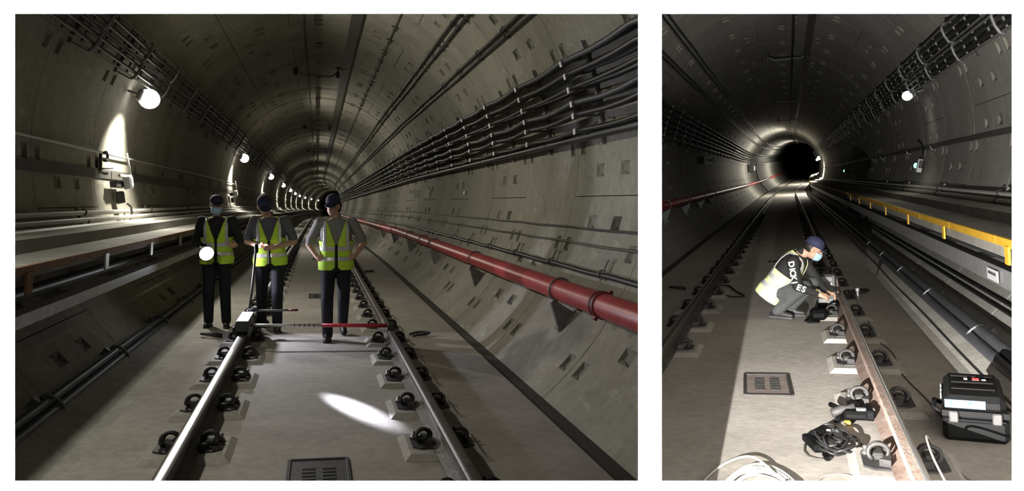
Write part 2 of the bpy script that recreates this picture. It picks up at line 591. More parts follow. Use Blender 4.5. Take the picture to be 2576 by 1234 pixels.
# ---- lining
PITCH = 2.13
def segment_mesh(span, name, mats):
    """one precast segment: recessed bolt pockets, bevelled edges, local ring frame"""
    m = MB()
    g = .10
    lo, hi = g, span - g
    th = [lo]
    pk = []
    k = 11.25
    while k < span:
        pk.append(k)
        k += 22.5
    marks = []
    for q in pk: marks += [q - 1.7, q + 1.7]
    ends = [4.2, 7.0, span - 7.0, span - 4.2] if span > 40 else []
    marks += ends
    base = [lo + (hi - lo) * i / max(1, int(span / 4.5)) for i in range(max(1, int(span / 4.5)) + 1)]
    th = sorted(marks + [b for b in base if all(abs(b - q) > 1.0 for q in marks)])
    ge = .006
    ys = [ge, .10, .25, .62, .84, PITCH / 2, PITCH - .84, PITCH - .62, PITCH - .25, PITCH - .10, PITCH - ge]
    def P(t, y, r):
        a = math.radians(t)
        return V((r * math.sin(a), y, r * math.cos(a)))
    idx = {}
    for i, t in enumerate(th):
        for j, y in enumerate(ys):
            idx[(i, j)] = len(m.v)
            m.v.append(P(t, y, RIN))
    for i in range(len(th) - 1):
        tc = (th[i] + th[i + 1]) / 2
        for j in range(len(ys) - 1):
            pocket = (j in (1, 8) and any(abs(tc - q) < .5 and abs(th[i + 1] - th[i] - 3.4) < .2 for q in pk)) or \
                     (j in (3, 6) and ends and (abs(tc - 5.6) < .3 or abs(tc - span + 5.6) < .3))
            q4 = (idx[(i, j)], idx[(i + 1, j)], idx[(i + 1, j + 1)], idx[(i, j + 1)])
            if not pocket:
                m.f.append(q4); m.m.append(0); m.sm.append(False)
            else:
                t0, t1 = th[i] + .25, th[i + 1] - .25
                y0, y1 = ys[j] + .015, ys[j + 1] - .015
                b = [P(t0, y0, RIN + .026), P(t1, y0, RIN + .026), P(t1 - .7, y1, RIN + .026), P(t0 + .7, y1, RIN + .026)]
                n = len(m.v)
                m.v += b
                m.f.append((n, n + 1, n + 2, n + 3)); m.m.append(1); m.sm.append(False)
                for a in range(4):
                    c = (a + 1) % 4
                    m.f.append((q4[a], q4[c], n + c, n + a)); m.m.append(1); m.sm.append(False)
    # edges back to the joint
    rb = RIN + .06
    for j in (0, len(ys) - 1):
        for i in range(len(th) - 1):
            m.add([P(th[i], ys[j], RIN), P(th[i + 1], ys[j], RIN), P(th[i + 1], ys[j], rb), P(th[i], ys[j], rb)], [(0, 1, 2, 3)])
    for i in (0, len(th) - 1):
        for j in range(len(ys) - 1):
            m.add([P(th[i], ys[j], RIN), P(th[i], ys[j + 1], RIN), P(th[i], ys[j + 1], rb), P(th[i], ys[j], rb)], [(0, 1, 2, 3)])
    me = bpy.data.meshes.new(name)
    me.from_pydata([tuple(p) for p in m.v], [], m.f)
    for mm in mats: me.materials.append(mm)
    me.polygons.foreach_set('material_index', m.m)
    me.update()
    bm = bmesh.new(); bm.from_mesh(me)
    bmesh.ops.remove_doubles(bm, verts=bm.verts, dist=1e-5)
    bmesh.ops.recalc_face_normals(bm, faces=bm.faces)
    for f in bm.faces:     # normals to the tunnel's axis
        c = f.calc_center_median()
        if f.normal.dot(V((c.x, 0, c.z))) > 0 and abs(f.normal.y) < .5: f.normal_flip()
    bm.to_mesh(me); bm.free()
    return me
def lining(T, nm, s0, s1, lmat, phi0, joint0):
    root = link(nm, None)
    root.matrix_basis = T.mtx(0, VC, 0)
    tag(root, 'precast concrete lining of the %s tunnel' % ('left-hand' if T is TL else 'right-hand'), kind='structure')
    inv = root.matrix_basis.inverted()
    big = segment_mesh(67.5, 'lining_segment', [lmat, PATCH])
    key = segment_mesh(22.5, 'lining_key_segment', [lmat, PATCH])
    k = 0
    s = joint0
    while s > s0: s -= PITCH
    while s < s1:
        phi = phi0 + (22.5 * (k % 2))
        a = phi
        for i in range(6):
            me, span = (key, 22.5) if i == 5 else (big, 67.5)
            smp = [(a + span * f) for f in (0, .25, .5, .75, 1)]
            if all(VC + RIN * math.cos(math.radians(q)) < -.2 for q in smp):
                a += span; continue
            loc = T.p(0, VC, s)
            mw = M.Translation(loc) @ T.R3.to_4x4() @ M.Rotation(math.radians(a), 4, 'Y')
            # in view?
            pts = [mw @ V((RIN * math.sin(math.radians(span * f)), y, RIN * math.cos(math.radians(span * f)))) for f in (0, .33, .67, 1) for y in (0, PITCH)]
            if T.outside(pts):
                a += span; continue
            seen = False
            for p_ in pts:
                if p_.y > .5:
                    X = CX + FPX * p_.x / p_.y
                    Y = CY - FPX * (p_.z - CAM_Z) / p_.y
                    lo, hi = (-400, 1800) if T is TL else (1450, 2900)
                    if lo < X < hi and -350 < Y < 1500: seen = True
            if not seen:
                a += span; continue
            cut = any((p_ - co).dot(no) > 0 for p_ in pts for co, no in T.clip)
            o = link('lining_segment', me, root, inv @ mw)
            if cut:
                bm = bmesh.new(); bm.from_mesh(me); bm.transform(mw)
                for co, no in T.clip:
                    bmesh.ops.bisect_plane(bm, geom=bm.verts[:] + bm.edges[:] + bm.faces[:], plane_co=co, plane_no=no, clear_outer=True)
                bm.transform(mw.inverted())
                m2 = bpy.data.meshes.new('lining_segment')
                bm.to_mesh(m2); bm.free()
                for mm in me.materials: m2.materials.append(mm)
                if len(m2.polygons): o.data = m2
                else: bpy.data.objects.remove(o)
            a += span
        s += PITCH
        k += 1
    # dark grout behind the joints, plain lining farther on
    def ring(r):
        return lambda t: [T.c(360 * j / 48, r, t) for j in range(48)]
    m = MB(); m.sweep(ring(RIN + .055), svals(1.2, s + .3, 4), True, False)
    m.obj('joint_grout', GROUT, root, inv, T.clip)
    m = MB()
    t = s
    while t < SEND:
        m.sweep(ring(RIN), [t + .02, t + PITCH - .02], True, False)
        m.sweep(ring(RIN + .04), [t - .02, t + .02], True, False, mi=1)
        t += PITCH
    o = m.obj('lining_far', [lmat, GROUT], root, inv)
    o['kind'] = 'stuff'
    m = MB(); m.add([T.c(360 * j / 48, RIN + .1, SEND) for j in range(48)], [tuple(range(48))])
    m.obj('end_face', GROUT, root, inv)
    return root
lining(TL, 'wall_left', 2.0, 58, LINING, -37.0, 10.5)
lining(TR, 'wall_right', 2.0, 76, LINING_R, 18.0, 10.2)

# ---- track bed
VF = -.17
def poly_sweep(T, poly, a, b, name, mats, parent=None, inv=None, step=None, clip=True, smooth=False):
    m = MB()
    m.sweep(lambda t: [T.p(x, v, t) for x, v in poly], SV(a, b), True, True, smooth=smooth)
    return m.obj(name, mats, parent, inv, T.clip if clip else None)
def bed(T, nm, joint, bmat):
    w = T.w
    root = link(nm, None); root.matrix_basis = T.mtx(0, VF, 0)
    inv = root.matrix_basis.inverted()
    tag(root, 'concrete track bed of the %s tunnel' % ('left-hand' if T is TL else 'right-hand'), kind='structure')
    L = 8.55
    s = joint
    while s > 1.5: s -= L
    while s < 80:
        poly_sweep(T, [(-w * 1.63, VF), (w * 1.33, VF), (w * 1.33, VF - .12), (-w * 1.63, VF - .12)], max(1.3, s + .006), s + L - .006, 'slab_panel', bmat, root, inv)
        s += L
    poly_sweep(T, [(-w * 1.63, VF), (w * 1.33, VF), (w * 1.33, VF - .12), (-w * 1.63, VF - .12)], s, SEND, 'slab_panel', bmat, root, inv)
    # gutters either side
    poly_sweep(T, [(-w * 2.0, VF - .012), (-w * 1.60, VF - .012), (-w * 1.60, VF - .2), (-w * 2.0, VF - .2)], 1.3, SEND, 'gutter', GROUT, root, inv)
    poly_sweep(T, [(w * 1.31, VF - .008), (w * 1.44, VF - .008), (w * 1.72, VF + .10), (w * 2.0, VF + .10), (w * 2.0, VF - .2), (w * 1.31, VF - .2)], 1.3, SEND, 'gutter', WALKC, root, inv)
    m = MB()
    s = joint
    while s > 1.5: s -= L
    return root
bed(TL, 'floor', 9.25, BED)
bed(TR, 'floor', 10.7, BED_WARM)

# ---- rails
def rail(T, side, label, wm, band=(-.030, .030), top=None):
    x = side * .75
    root = link('running_rail', None); root.matrix_basis = T.mtx(x, VF, 3)
    inv = root.matrix_basis.inverted()
    tag(root, label, 'rail')
    prof = [(-.07, -.135), (.07, -.135), (.07, -.125), (.016, -.10), (.011, -.055), (.034, -.04), (.036, -.008), (.030, -.002),
            (-.030, -.002), (-.036, -.008), (-.034, -.04), (-.011, -.055), (-.016, -.10), (-.07, -.125)]
    m = MB(); m.sweep(lambda t: [T.p(x + a, v, t) for a, v in prof], SV(2.0), True, True)
    m.obj('web_and_foot', wm, root, inv, T.clip)
    m = MB(); b0, b1 = band; bc = (b0 + b1) / 2; bh = (b1 - b0) / 2; hp = [(bc + bh * f, z) for f, z in ((-1, -.0022), (-.8, .0012), (-.4, .003), (.4, .003), (.8, .0012), (1, -.0022))]
    m.sweep(lambda t: [T.p(x + a, v, t) for a, v in hp], SV(2.0), True, True, smooth=True)
    m.obj('running_surface', top or POLISH, root, inv, T.clip)
    return root
rail(TL, -1, 'left rail of the left-hand tunnel, bright polished top under the grey trolley', RAILDARK)
rail(TL, 1, 'right rail of the left-hand tunnel, dull sides, beside the dark shadow line', RAILMID, (-.030, .030), RAILMID)
rail(TR, -1, 'left rail of the right-hand tunnel, dark with a flaking bright foot edge', RAILDARK, (-.030, -.012))
rail(TR, 1, 'rusty right rail of the right-hand tunnel beside the crouching worker', RUST, (.006, .031))

# ---- rail fasteners
def make_fastener(T, inner):
    """inner: +1 when the track centre lies on local +x"""
    root = thing('rail_fastener', T.mtx(0, VF, 0), 'x', 'fastener')
    m = MB()
    lo = [(-.26, -.27), (.26, -.27), (.26, .25), (-.26, .25)]
    hi = [(-.215, -.215), (.215, -.215), (.215, .20), (-.215, .20)]
    m.add([(a, b, -.005) for a, b in lo] + [(a, b, .030) for a, b in hi], [(3, 2, 1, 0), (4, 5, 6, 7)] + [(i, (i + 1) % 4, 4 + (i + 1) % 4, 4 + i) for i in range(4)])
    m.obj('concrete_pad', PLINTH, root)
    m = MB()
    m.prism([(-.19, -.10), (-.14, -.14), (.14, -.14), (.19, -.10), (.19, .10), (.14, .14), (-.14, .14), (-.19, .10)], .028, .040)
    m.obj('base_plate', IRON, root)
    for sd in (-1, 1):
        m = MB()      # shoulder and looped spring clip
        m.box((sd * .115, .02, .055), (.06, .10, .04), bev=.012)
        m.prism([(sd * .060, -.03), (sd * .12, -.10), (sd * .070, -.125)], .040, .075)
        m.obj('shoulder', IRON, root)
        for yo, rx, rz, zc in ((-.02, .048, .040, .078), (.035, .040, .034, .072)):
            pts = []
            for i in range(13):
                a = -.30 * PI + 1.6 * PI * i / 12
                pts.append((sd * (.115 + rx * math.cos(a)), yo + .02 * math.sin(a * .5), zc + rz * math.sin(a)))
            m = MB(); m.tube(pts, .0115, 6)
            m.obj('spring_clip', IRON, root)
        m = MB()
        m.lathe([(.022, .038), (.022, .054), (.013, .056), (.013, .082), (.001, .086)], 8, M.Translation((sd * .168, .07, 0)))
        m.obj('anchor_bolt', IRONHI, root)
    return root
def fasteners(T, side, s0, pitch, n, where):
    src = None
    for i in range(n):
        s = s0 + pitch * i
        mt = T.mtx(side * .75, VF, s)
        if T is TR and side < 0 and (lambda q: CX + FPX * q.x / q.y)(T.p(-.70, VF, s)) < 1662: continue
        lab = ('%s spring-clip rail fastener from the camera under the %s' % (ORD[i], where)) if i < 8 else 'small distant spring-clip rail fastener under the %s' % where
        if src is None:
            src = make_fastener(T, -side); src.matrix_basis = mt; o = src
        else:
            o = dup(src, mt)
        o['label'] = lab
        o['group'] = 'fasteners along the ' + where
fasteners(TL, -1, 4.15, .95, 26, 'left rail of the left-hand tunnel')
fasteners(TL, 1, 4.05, .95, 26, 'right rail of the left-hand tunnel')
fasteners(TR, -1, 4.75, 1.11, 24, 'left rail of the right-hand tunnel')
fasteners(TR, 1, 4.30, 1.11, 24, 'right rail of the right-hand tunnel')

# ---- drains and lifting loops
def drain(T, x, s, wd, dp, mm, label, yaw=0):
    root = thing('drain_cover', T.mtx(x, VF, s) @ M.Rotation(yaw, 4, 'Z'), label, 'drain')
    root['group'] = 'drain covers between the rails'
    m = MB()
    b = .012
    for c, sz in (((-wd / 2, 0, .003), (.022, dp, .016)), ((wd / 2, 0, .003), (.022, dp, .016)), ((0, -dp / 2, .003), (wd, .022, .016)), ((0, dp / 2, .003), (wd, .022, .016))):
        m.box(c, sz, bev=.003)
    m.obj('frame', IRON, root)
    m = MB(); m.box((0, 0, -.001), (wd - .02, dp - .02, .012), bev=.002); m.obj('plate', mm, root)
    for sd in (-1, 1):
        for k in range(7):
            m = MB(); m.box((sd * wd * .17, (k - 3) * dp * .085, .006), (wd * .22, dp * .05, .006), bev=.002)
            m.obj('slot_bar', IRON, root)
    return root
drain(TL, 0.0, 4.50, .33, .68, DRAING, 'grey slotted drain cover cut by the bottom edge of the left-hand opening')
for i, s in enumerate((13.2, 21.8)):
    drain(TL, 0.03, s, .33, .55, DRAING, 'dark slotted drain cover %s on the left-hand bed' % ('behind the trolley', 'farther off between the rails')[i])
drain(TR, .07, 5.87, .30, .58, DRAINM, 'rusty slotted drain cover on the lit bed before the crouching worker', .05)
drain(TR, .05, 14.3, .30, .40, DRAINM, 'thin dark drain cover behind the crouching worker')
def loop(T, x, s, label, rot):
    m = MB()
    pts = [(-.09, .05, .0), (-.04, .06, .012), (.02, .055, .02), (.07, .03, .022), (.09, 0, .02), (.07, -.03, .016), (.02, -.05, .012), (-.04, -.055, .01), (-.08, -.05, .0)]
    m.tube([V(p) * 1.25 for p in pts], .014, 6)
    o = m.obj('lifting_loop', IRON, None, T.mtx(x, VF + .014, s) @ M.Rotation(rot, 4, 'Z'))
    tag(o, label, 'lifting loop', 'lifting loops in the slabs')
loop(TL, -1.13, 9.25, 'black steel lifting loop on the slab left of the trolley', PI)
loop(TL, 1.15, 9.25, 'black steel lifting loop on the slab right of the right-hand rail', .1)
loop(TL, 1.09, 17.8, 'small distant lifting loop beside the red pipe side', .1)
loop(TR, -1.2, 10.9, 'dark lifting loop left of the left rail in the right-hand tunnel', PI)
loop(TR, 1.02, 10.4, 'dark lifting loop right of the crouching worker', .1)

# ---- long tubes along the tunnel
def run(T, name, ang, rho, r, label, cat, mm, s0=2.5, s1=SEND, n=8, sag=0, spc=2, ph=0, jit=0, group=None, parent=None, step=None):
    rs = random.Random(hash((ang, rho, r)) % 1000)
    m = MB()
    if sag or jit:
        st = svals(s0, min(s1, 45), spc / 4) + SV(45, s1)[1:]
    else:
        st = SV(s0, s1)
    def c(t):
        q = ((t - ph) / spc) % 1.0
        d = sag * 4 * q * (1 - q) if t < 60 else 0
        a, rr = ang, rho
        if jit:
            a += jit * (math.sin(t * 1.3 + ang) * .6 + math.sin(t * .47 + ang * 3) * .6)
        p = T.c(a, rr, t)
        return p - V((0, 0, d))
    m.tube([c(t) for t in st], r, n, caps=False)
    o = m.obj(name, mm, parent, None, T.clip)
    return tag(o, label, cat, group)

# ================================================================== LEFT-HAND TUNNEL
T = TL
LH = 'in the left-hand tunnel'
run(T, 'fire_main_pipe', 120.6, 2.5, .098, 'long red fire main pipe on the right wall of the left-hand tunnel', 'pipe', RED, n=20)
def coupling(T, ang, rho, s, r, label, mm=REDD):
    m = MB()
    mt = T.wall(ang, rho, s)
    rt = M.Rotation(-PI / 2, 4, 'X')
    m.lathe([(r + .002, -.06), (r + .012, -.055), (r + .014, -.02), (r + .006, -.015), (r + .006, .015), (r + .014, .02), (r + .012, .055), (r + .002, .06)], 20, rt)
    m.box((r + .012, 0, 0), (.05, .07, .03)); m.box((-r - .012, 0, 0), (.05, .07, .03))
    return tag(m.obj('pipe_coupling', mm, None, mt), label, 'coupling', 'couplings on the red pipe')
for i, s in enumerate((5.95, 15.4, 16.9)):
    coupling(T, 120.6, 2.5, s, .098, 'dark red %s coupling on the red pipe in the left-hand tunnel' % ('nearest bolted', 'first of two close far', 'second of two close far')[i])
def pipe_bracket(T, ang, rho, s, r, label, mir=-1):
    root = thing('pipe_bracket', T.wall(ang, rho, s), label, 'bracket', 'brackets under the red pipe')
    m = MB()
    pts = [(mir * (r + .012) * math.cos(a), 0, (r + .012) * math.sin(a)) for a in [(-.1 + 1.2 * i / 14) * PI for i in range(15)]]
    m.tube(pts, .009, 6); m.obj('u_bolt', GALVD, root)
    d = mir
    m = MB()      # triangular arm under the pipe, back to the lining
    m.prism([(r + .01, -.22), (r + .01, .02), (r + .05, .02), (r + .24, -.20), (r + .24, -.22)], -.03, .03, M(((d, 0, 0, 0), (0, 0, 1, 0), (0, 1, 0, 0), (0, 0, 0, 1))))
    m.obj('arm', GALVD, root)
    m = MB()
    m.box((d * (r + .14), 0, -.205), (.30, .12, .012)); m.obj('wall_plate', GALVD, root)
    for k in (0, 1):
        m = MB(); m.lathe([(.018, -.2), (.018, -.185), (.010, -.18), (.010, -.13)], 6, M.Translation((d * (r + .08 + .15 * k), 0, 0))); m.obj('anchor_bolt', GALV, root)
    return root
for i, s in enumerate((7.07, 11.13, 15.2, 19.3, 23.4, 27.5)):
    pipe_bracket(T, 120.6, 2.5, s, .098, '%s steel bracket from the camera under the red pipe %s' % (ORD[i], LH))
run(T, 'wall_cable', 105.2, 2.69, .011, 'upper thin dark cable on the right wall above the red pipe', 'cable', CABLE, sag=.012, spc=2.1, n=6)
run(T, 'wall_cable', 108.6, 2.69, .012, 'second thin cable on the right wall, between two others', 'cable', CABLED, sag=.015, spc=2.1, n=6)
run(T, 'wall_cable', 114.3, 2.67, .027, 'thicker clipped black cable just above the red pipe', 'cable', CABLE, sag=.012, spc=1.6)
def cable_clip(T, ang, s, label, mir=-1):
    root = thing('cable_clip', T.wall(ang, 2.67, s), label, 'clip', 'clips holding the wall cable')
    m = MB(); m.box((0, 0, -.012), (.10, .03, .012)); m.tube([(.036 * math.cos(a), 0, .036 * math.sin(a)) for a in [PI * i / 8 for i in range(9)]], .008, 6); m.obj('saddle', GALVD, root)
    m = MB(); m.box((-mir * .09, .0, .0), (.10, .022, .016)); m.box((-mir * .135, .0, .012), (.016, .11, .014)); m.obj('tab', GALVD, root)
for i, s in enumerate((6.75, 8.35, 9.95, 11.55, 13.15, 14.75)):
    cable_clip(T, 114.3, s, '%s steel clip from the camera on the cable above the red pipe' % ORD[i])
run(T, 'wall_cable', 85.2, 2.55, .043, 'thick black cable hanging lowest under the cable rack', 'cable', CABLE, n=10)
for a, lab in ((39.4, 'upper of the upper pair of thin crown cables'), (41.6, 'lower of the upper pair of thin crown cables'), (51.2, 'upper of the lower pair of thin crown cables'), (53.0, 'lower of the lower pair of thin crown cables')):
    run(T, 'crown_cable', a, 2.665, .019, lab + ' ' + LH, 'cable', CABLE, jit=.14, spc=2.6)
def clampset(T, a0, a1, ss, where):
    src = None
    for i, s in enumerate(ss):
        lab = ('%s small double clamp from the camera on the %s' % (ORD[i], where))
        am = (a0 + a1) / 2
        mt = T.wall(am, 2.70, s)
        if src is None:
            src = thing('cable_clamp', mt, lab, 'clamp', 'clamps of the ' + where)
            hw = math.radians(a1 - a0) / 2 * 2.68 + .04
            m = MB(); m.box((0, 0, .008), (2 * hw, .05, .012)); m.obj('plate', IRON, src)
            for sd in (-1, 1):
                m = MB(); m.tube([(sd * (hw - .04) + .024 * math.cos(q), 0, .03 + .024 * math.sin(q)) for q in [PI * k / 8 for k in range(9)]], .007, 5); m.obj('saddle', IRON, src)
        else:
            dup(src, mt, lab)
clampset(T, 39.4, 41.6, [11.2, 13.5, 15.8, 18.1, 20.4, 22.7, 25], 'upper pair of crown cables')
clampset(T, 51.2, 53.0, [9.6, 11.2, 12.8, 14.4, 16, 17.6, 19.2], 'lower pair of crown cables')

# cable rack: brackets with arms and sagging cables
RACK = [67.6, 70.7, 74.0, 77.4, 80.2, 83.9]
def rack_bracket(T, off, mir):
    root = thing('cable_bracket', M.Identity(4), 'x', 'bracket')
    mid = sum(RACK) / 6 + off
    a0 = math.radians(mid)
    def lp(ang, rho):   # local frame of T.wall(mid*mir, RIN, s)
        d = math.radians(ang + off) - a0
        return V((-mir * math.sin(d) * rho * 1.0, 0, RIN - rho * math.cos(d)))
    m = MB()
    pts = [lp(a, 2.69) for a in (64.5, 68, 72, 76, 80, 84, 87)]
    for i in range(6):
        p, q = pts[i], pts[i + 1]
        x = (q - p).normalized(); z = V((0, 1, 0)).cross(x) * -1
        m.box((p + q) / 2, ((q - p).length + .005, .05, .03), M((x, V((0, 1, 0)), x.cross(V((0, 1, 0))))).transposed(), bev=.004)
    m.obj('post', GALVD, root)
    for a in RACK:
        m = MB()
        p, q = lp(a + .55, 2.69), lp(a + .15, 2.40)
        x = (q - p).normalized()
        m.box((p + q) / 2, ((q - p).length, .035, .026), M((x, V((0, 1, 0)), x.cross(V((0, 1, 0))))).transposed(), bev=.004)
        ar = m.obj('arm', GALVD, root)
        m = MB(); m.box(q, (.014, .055, .06), M((x, V((0, 1, 0)), x.cross(V((0, 1, 0))))).transposed(), bev=.004); m.obj('end_cap', WHITEP, ar)
    return root, mid
rb, mid = rack_bracket(T, 0, 1)
RS = [7.52, 9.38, 11.25, 13.1, 14.95, 16.8, 18.65, 20.5, 22.35, 24.2, 26.05, 27.9, 29.75, 31.6, 33.45]
for i, s in enumerate(RS):
    mt = T.wall(mid, RIN, s)
    o = rb if i == 0 else dup(rb, mt)
    o.matrix_basis = mt
    tag(o, ('%s six-armed cable bracket from the camera on the right wall %s' % (ORD[i], LH)) if i < 8 else 'distant six-armed cable bracket with pale arm ends on the right wall ' + LH, 'bracket', 'cable brackets of the left-hand rack')
def rack_cables(T, off, mir, where, s0):
    levels = ['top', 'second', 'third', 'fourth', 'fifth', 'lowest']
    pos = ['wall side', 'middle', 'outer side']
    for l, a in enumerate(RACK):
        for k, rho in enumerate((2.62, 2.53, 2.45)):
            if (l, k) in ((2, 1), (4, 0)): continue
            r = (.026, .021, .029)[(l + k) % 3]
            aa = a - math.degrees(r / rho) + .1 + off
            run(T, 'rack_cable', mir * aa, rho, r, 'black cable on the %s shelf of the %s cable rack, %s' % (levels[l], where, pos[k]), 'cable', (CABLE, CABLE, CABLEG)[(l * 2 + k) % 3],
                s0=s0, sag=.02 + .03 * ((l * 7 + k * 5) % 4) / 3, spc=1.86, ph=5.68, n=7, group='cables on the %s rack' % where)
rack_cables(T, 0, 1, 'left-hand tunnel', 3.0)

# overhead line
def crown(T, xc, x0, x1, strip, hs, where):
    m = MB(); m.sweep(lambda t: [T.c(a, r, t) for a, r in ((strip[0], 2.70), (strip[1], 2.70), (strip[1], 2.66), (strip[0], 2.66))], SV(3.0), True, True)
    tag(m.obj('crown_strip', STRIPM, None, None, T.clip), 'wide dark flat strip along the crown of the %s' % where, 'strip')
    m = MB()
    prof = [(-.018, .05), (.018, .05), (.012, .01), (.022, -.035), (.0, -.05), (-.022, -.035), (-.012, .01)]
    m.sweep(lambda t: [T.p(xc + a, 4.36 + b, t) for a, b in prof], SV(3.0), True, True)
    tag(m.obj('conductor_rail', IRON, None, None, T.clip), 'slim overhead conductor rail hanging under the crown of the %s' % where, 'rail')
    src = None
    for i, s in enumerate(hs):
        lab = ('%s overhead hanger from the camera in the %s' % (ORD[i], where))
        mt = T.mtx(0, 4.36, s)
        if src is None:
            src = thing('overhead_hanger', mt, lab, 'hanger', 'overhead hangers of the ' + where)
            m = MB(); m.tube([(x0, 0, .12), (x0 + .06, 0, .07), (x0 + .14, 0, .01), (x0 + .2, 0, 0), (x1 - .2, 0, 0), (x1 - .14, 0, .01), (x1 - .06, 0, .07), (x1, 0, .12)], .02, 8); m.obj('cross_bar', GALVD, src)
            for x in (x0, x1):
                zt = VC + math.sqrt(max(.1, RIN * RIN - x * x)) - 4.36
                m = MB(); m.lathe([(.022, -.02), (.055, .0), (.03, .02), (.06, .04), (.03, .06), (.06, .08), (.03, .10), (.05, .12), (.02, .125), (.02, zt - .03), (.07, zt - .03), (.07, zt)], 10, M.Translation((x, 0, 0)))
                m.obj('insulator', DARKBOX, src)
            m = MB(); m.box((xc, 0, .03), (.07, .12, .07)); m.obj('rail_clamp', IRON, src)
        else:
            dup(src, mt, lab)
crown(T, -.40, -.69, .29, (8.0, 12.2), [19.55, 33.0, 46.5, 60], 'left-hand tunnel')
run(T, 'crown_cable', 24.0, 2.69, .010, 'thin line with black hooks right of the crown strip', 'cable', CABLED, n=5)
def hook(i, s, src=[None]):
    mt = T.wall(24.0, 2.70, s)
    lab = ('%s small black hook from the camera on the thin crown line' % ORD[i]) if i < 8 else 'distant small black hook on the thin crown line'
    if src[0] is None:
        o = thing('cable_hook', mt, lab, 'hook', 'hooks on the thin crown line'); src[0] = o
        m = MB(); m.box((0, 0, .012), (.13, .035, .012)); m.obj('plate', IRON, o)
        m = MB(); m.tube([(-.05, 0, .01), (-.06, 0, .05), (-.02, 0, .07), (.02, 0, .05)], .009, 5); m.obj('hook_wire', IRON, o)
    else:
        dup(src[0], mt, lab)
for i in range(12): hook(i, 13.5 + 1.07 * i)

# lamps
def lamp(T, ang, s, label, power, glow, out=None, tint=C_LAMP, group=None, ln=.36, dr=.135, wash_k=1.7):  # default diffuser is oversized to take in the lamp's bloom
    root = thing('tunnel_lamp', T.wall(ang, 2.50, s), label, 'lamp', group)
    g = 1 if T.w < 0 else -1
    # local z: to tunnel centre, y: along
    m = MB(); m.box((0, 0, -.04), (.16, ln + .05, .07), bev=.02); m.obj('housing', GALVD, root)
    m = MB(); m.ball((0, 0, .05), (dr, ln / 2, dr), 16); m.obj('diffuser', glow, root)
    m = MB(); m.box((0, ln * .3, -.13), (.03, .03, .16)); m.box((0, -ln * .3, -.13), (.03, .03, .16)); m.obj('mount_arm', GALVD, root)
    if power:
        inw = V((-math.sin(math.radians(ang)), 0, -math.cos(math.radians(ang))))
        d = T.R3 @ V((-math.copysign(1, ang) * math.sin(math.radians(60)), 0, -math.cos(math.radians(60))))
        loc = T.c(ang, 2.44, s) + d * (dr + .10)
        add_light('lamp_light', 'SPOT', loc, power, tint, .06, loc + d, math.radians(170), .2)
        down = T.c(ang + math.copysign(22, ang), 2.70, s)
        add_light('lamp_wall_wash', 'SPOT', loc, power * wash_k, tint, .05, down, math.radians(92), .9)
    return root
LS = [4.3, 11.56, 25.95, 40.6, 55.2, 69.8, 84.4, 99, 113.6, 128, 143]  # the first is added out of sight to light the near bed
for i, s in enumerate(LS):
    lab = 'extra tunnel lamp added out of sight above the left walkway for near light' if i == 0 else \
          ('largest glowing tunnel lamp, nearest, above the grey wall box' if i == 1 else ('%s glowing tunnel lamp from the camera on the left wall' % ORD[i - 1] if i < 6 else 'tiny distant glowing lamp on the left wall'))
    lamp(T, -71.5, s, lab, P_LAMP * (.45 if i == 0 else 1), LAMPGLOW, group='lamps of the left-hand tunnel')

# cable trays
def tray(T, ang, where, lab):
    root = link('cable_tray', None); root.matrix_basis = T.wall(ang, 2.52, 5)
    inv = root.matrix_basis.inverted()
    tag(root, lab, 'cable tray', 'cable trays of the ' + where)
    wd = .105
    def pt(t, a, b): return T.wall(ang, 2.52, t) @ V((a, 0, b))
    for sd in (-1, 1):
        m = MB(); m.sweep(lambda t: [pt(t, sd * wd + e, z) for e, z in ((-.006, -.03), (.006, -.03), (.006, .03), (-.006, .03))], SV(4, 110), True, True)
        m.obj('side_rail', GALVD, root, inv, T.clip)
    for i in range(70):
        s = 6 + .62 * i
        m = MB(); m.box((0, 0, -.015), (2 * wd, .035, .02))
        m.obj('rung', GALVD, root, inv @ T.wall(ang, 2.52, s))
    for k in range(2):
        m = MB(); m.tube([pt(t, (k - .5) * .09, .018 + .006 * math.sin(t * 2)) for t in SV(4, 110)], .022, 6); m.obj('tray_cable', CABLE, root, inv, T.clip)
    return root
def tray_arm(T, a0, a1, ss, where):
    src = None
    mid = (a0 + a1) / 2
    hw = math.radians(abs(a1 - a0)) / 2 * 2.6
    for i, s in enumerate(ss):
        mt = T.wall(mid, RIN, s)
        lab = ('%s tray support arm from the camera in the %s' % (ORD[i], where)) if i < 8 else 'distant tray support arm in the %s' % where
        if src is None:
            src = thing('tray_arm', mt, lab, 'bracket', 'tray arms of the ' + where)
            m = MB(); m.box((0, 0, .02), (2 * hw + .30, .045, .035)); m.obj('back_channel', DARKBOX, src)
            for sd in (-1, 1):
                m = MB(); m.box((sd * hw + .13, 0, .12), (.02, .04, .20)); m.tube([(sd * hw + .13, 0, .22), (sd * hw + .09, 0, .245), (sd * hw, 0, .255), (sd * hw - .09, 0, .245), (sd * hw - .13, 0, .21)], .018, 6); m.obj('cradle', GALVD, src)
        else:
            dup(src, mt, lab)
tray(T, -66.0, 'left-hand tunnel', 'lower ladder cable tray above the lamps of the left-hand tunnel')
tray(T, -60.5, 'left-hand tunnel', 'upper ladder cable tray above the lamps of the left-hand tunnel')
tray_arm(T, -66.0, -60.5, [8.7 + 1.86 * i for i in range(14)], 'left-hand tunnel')

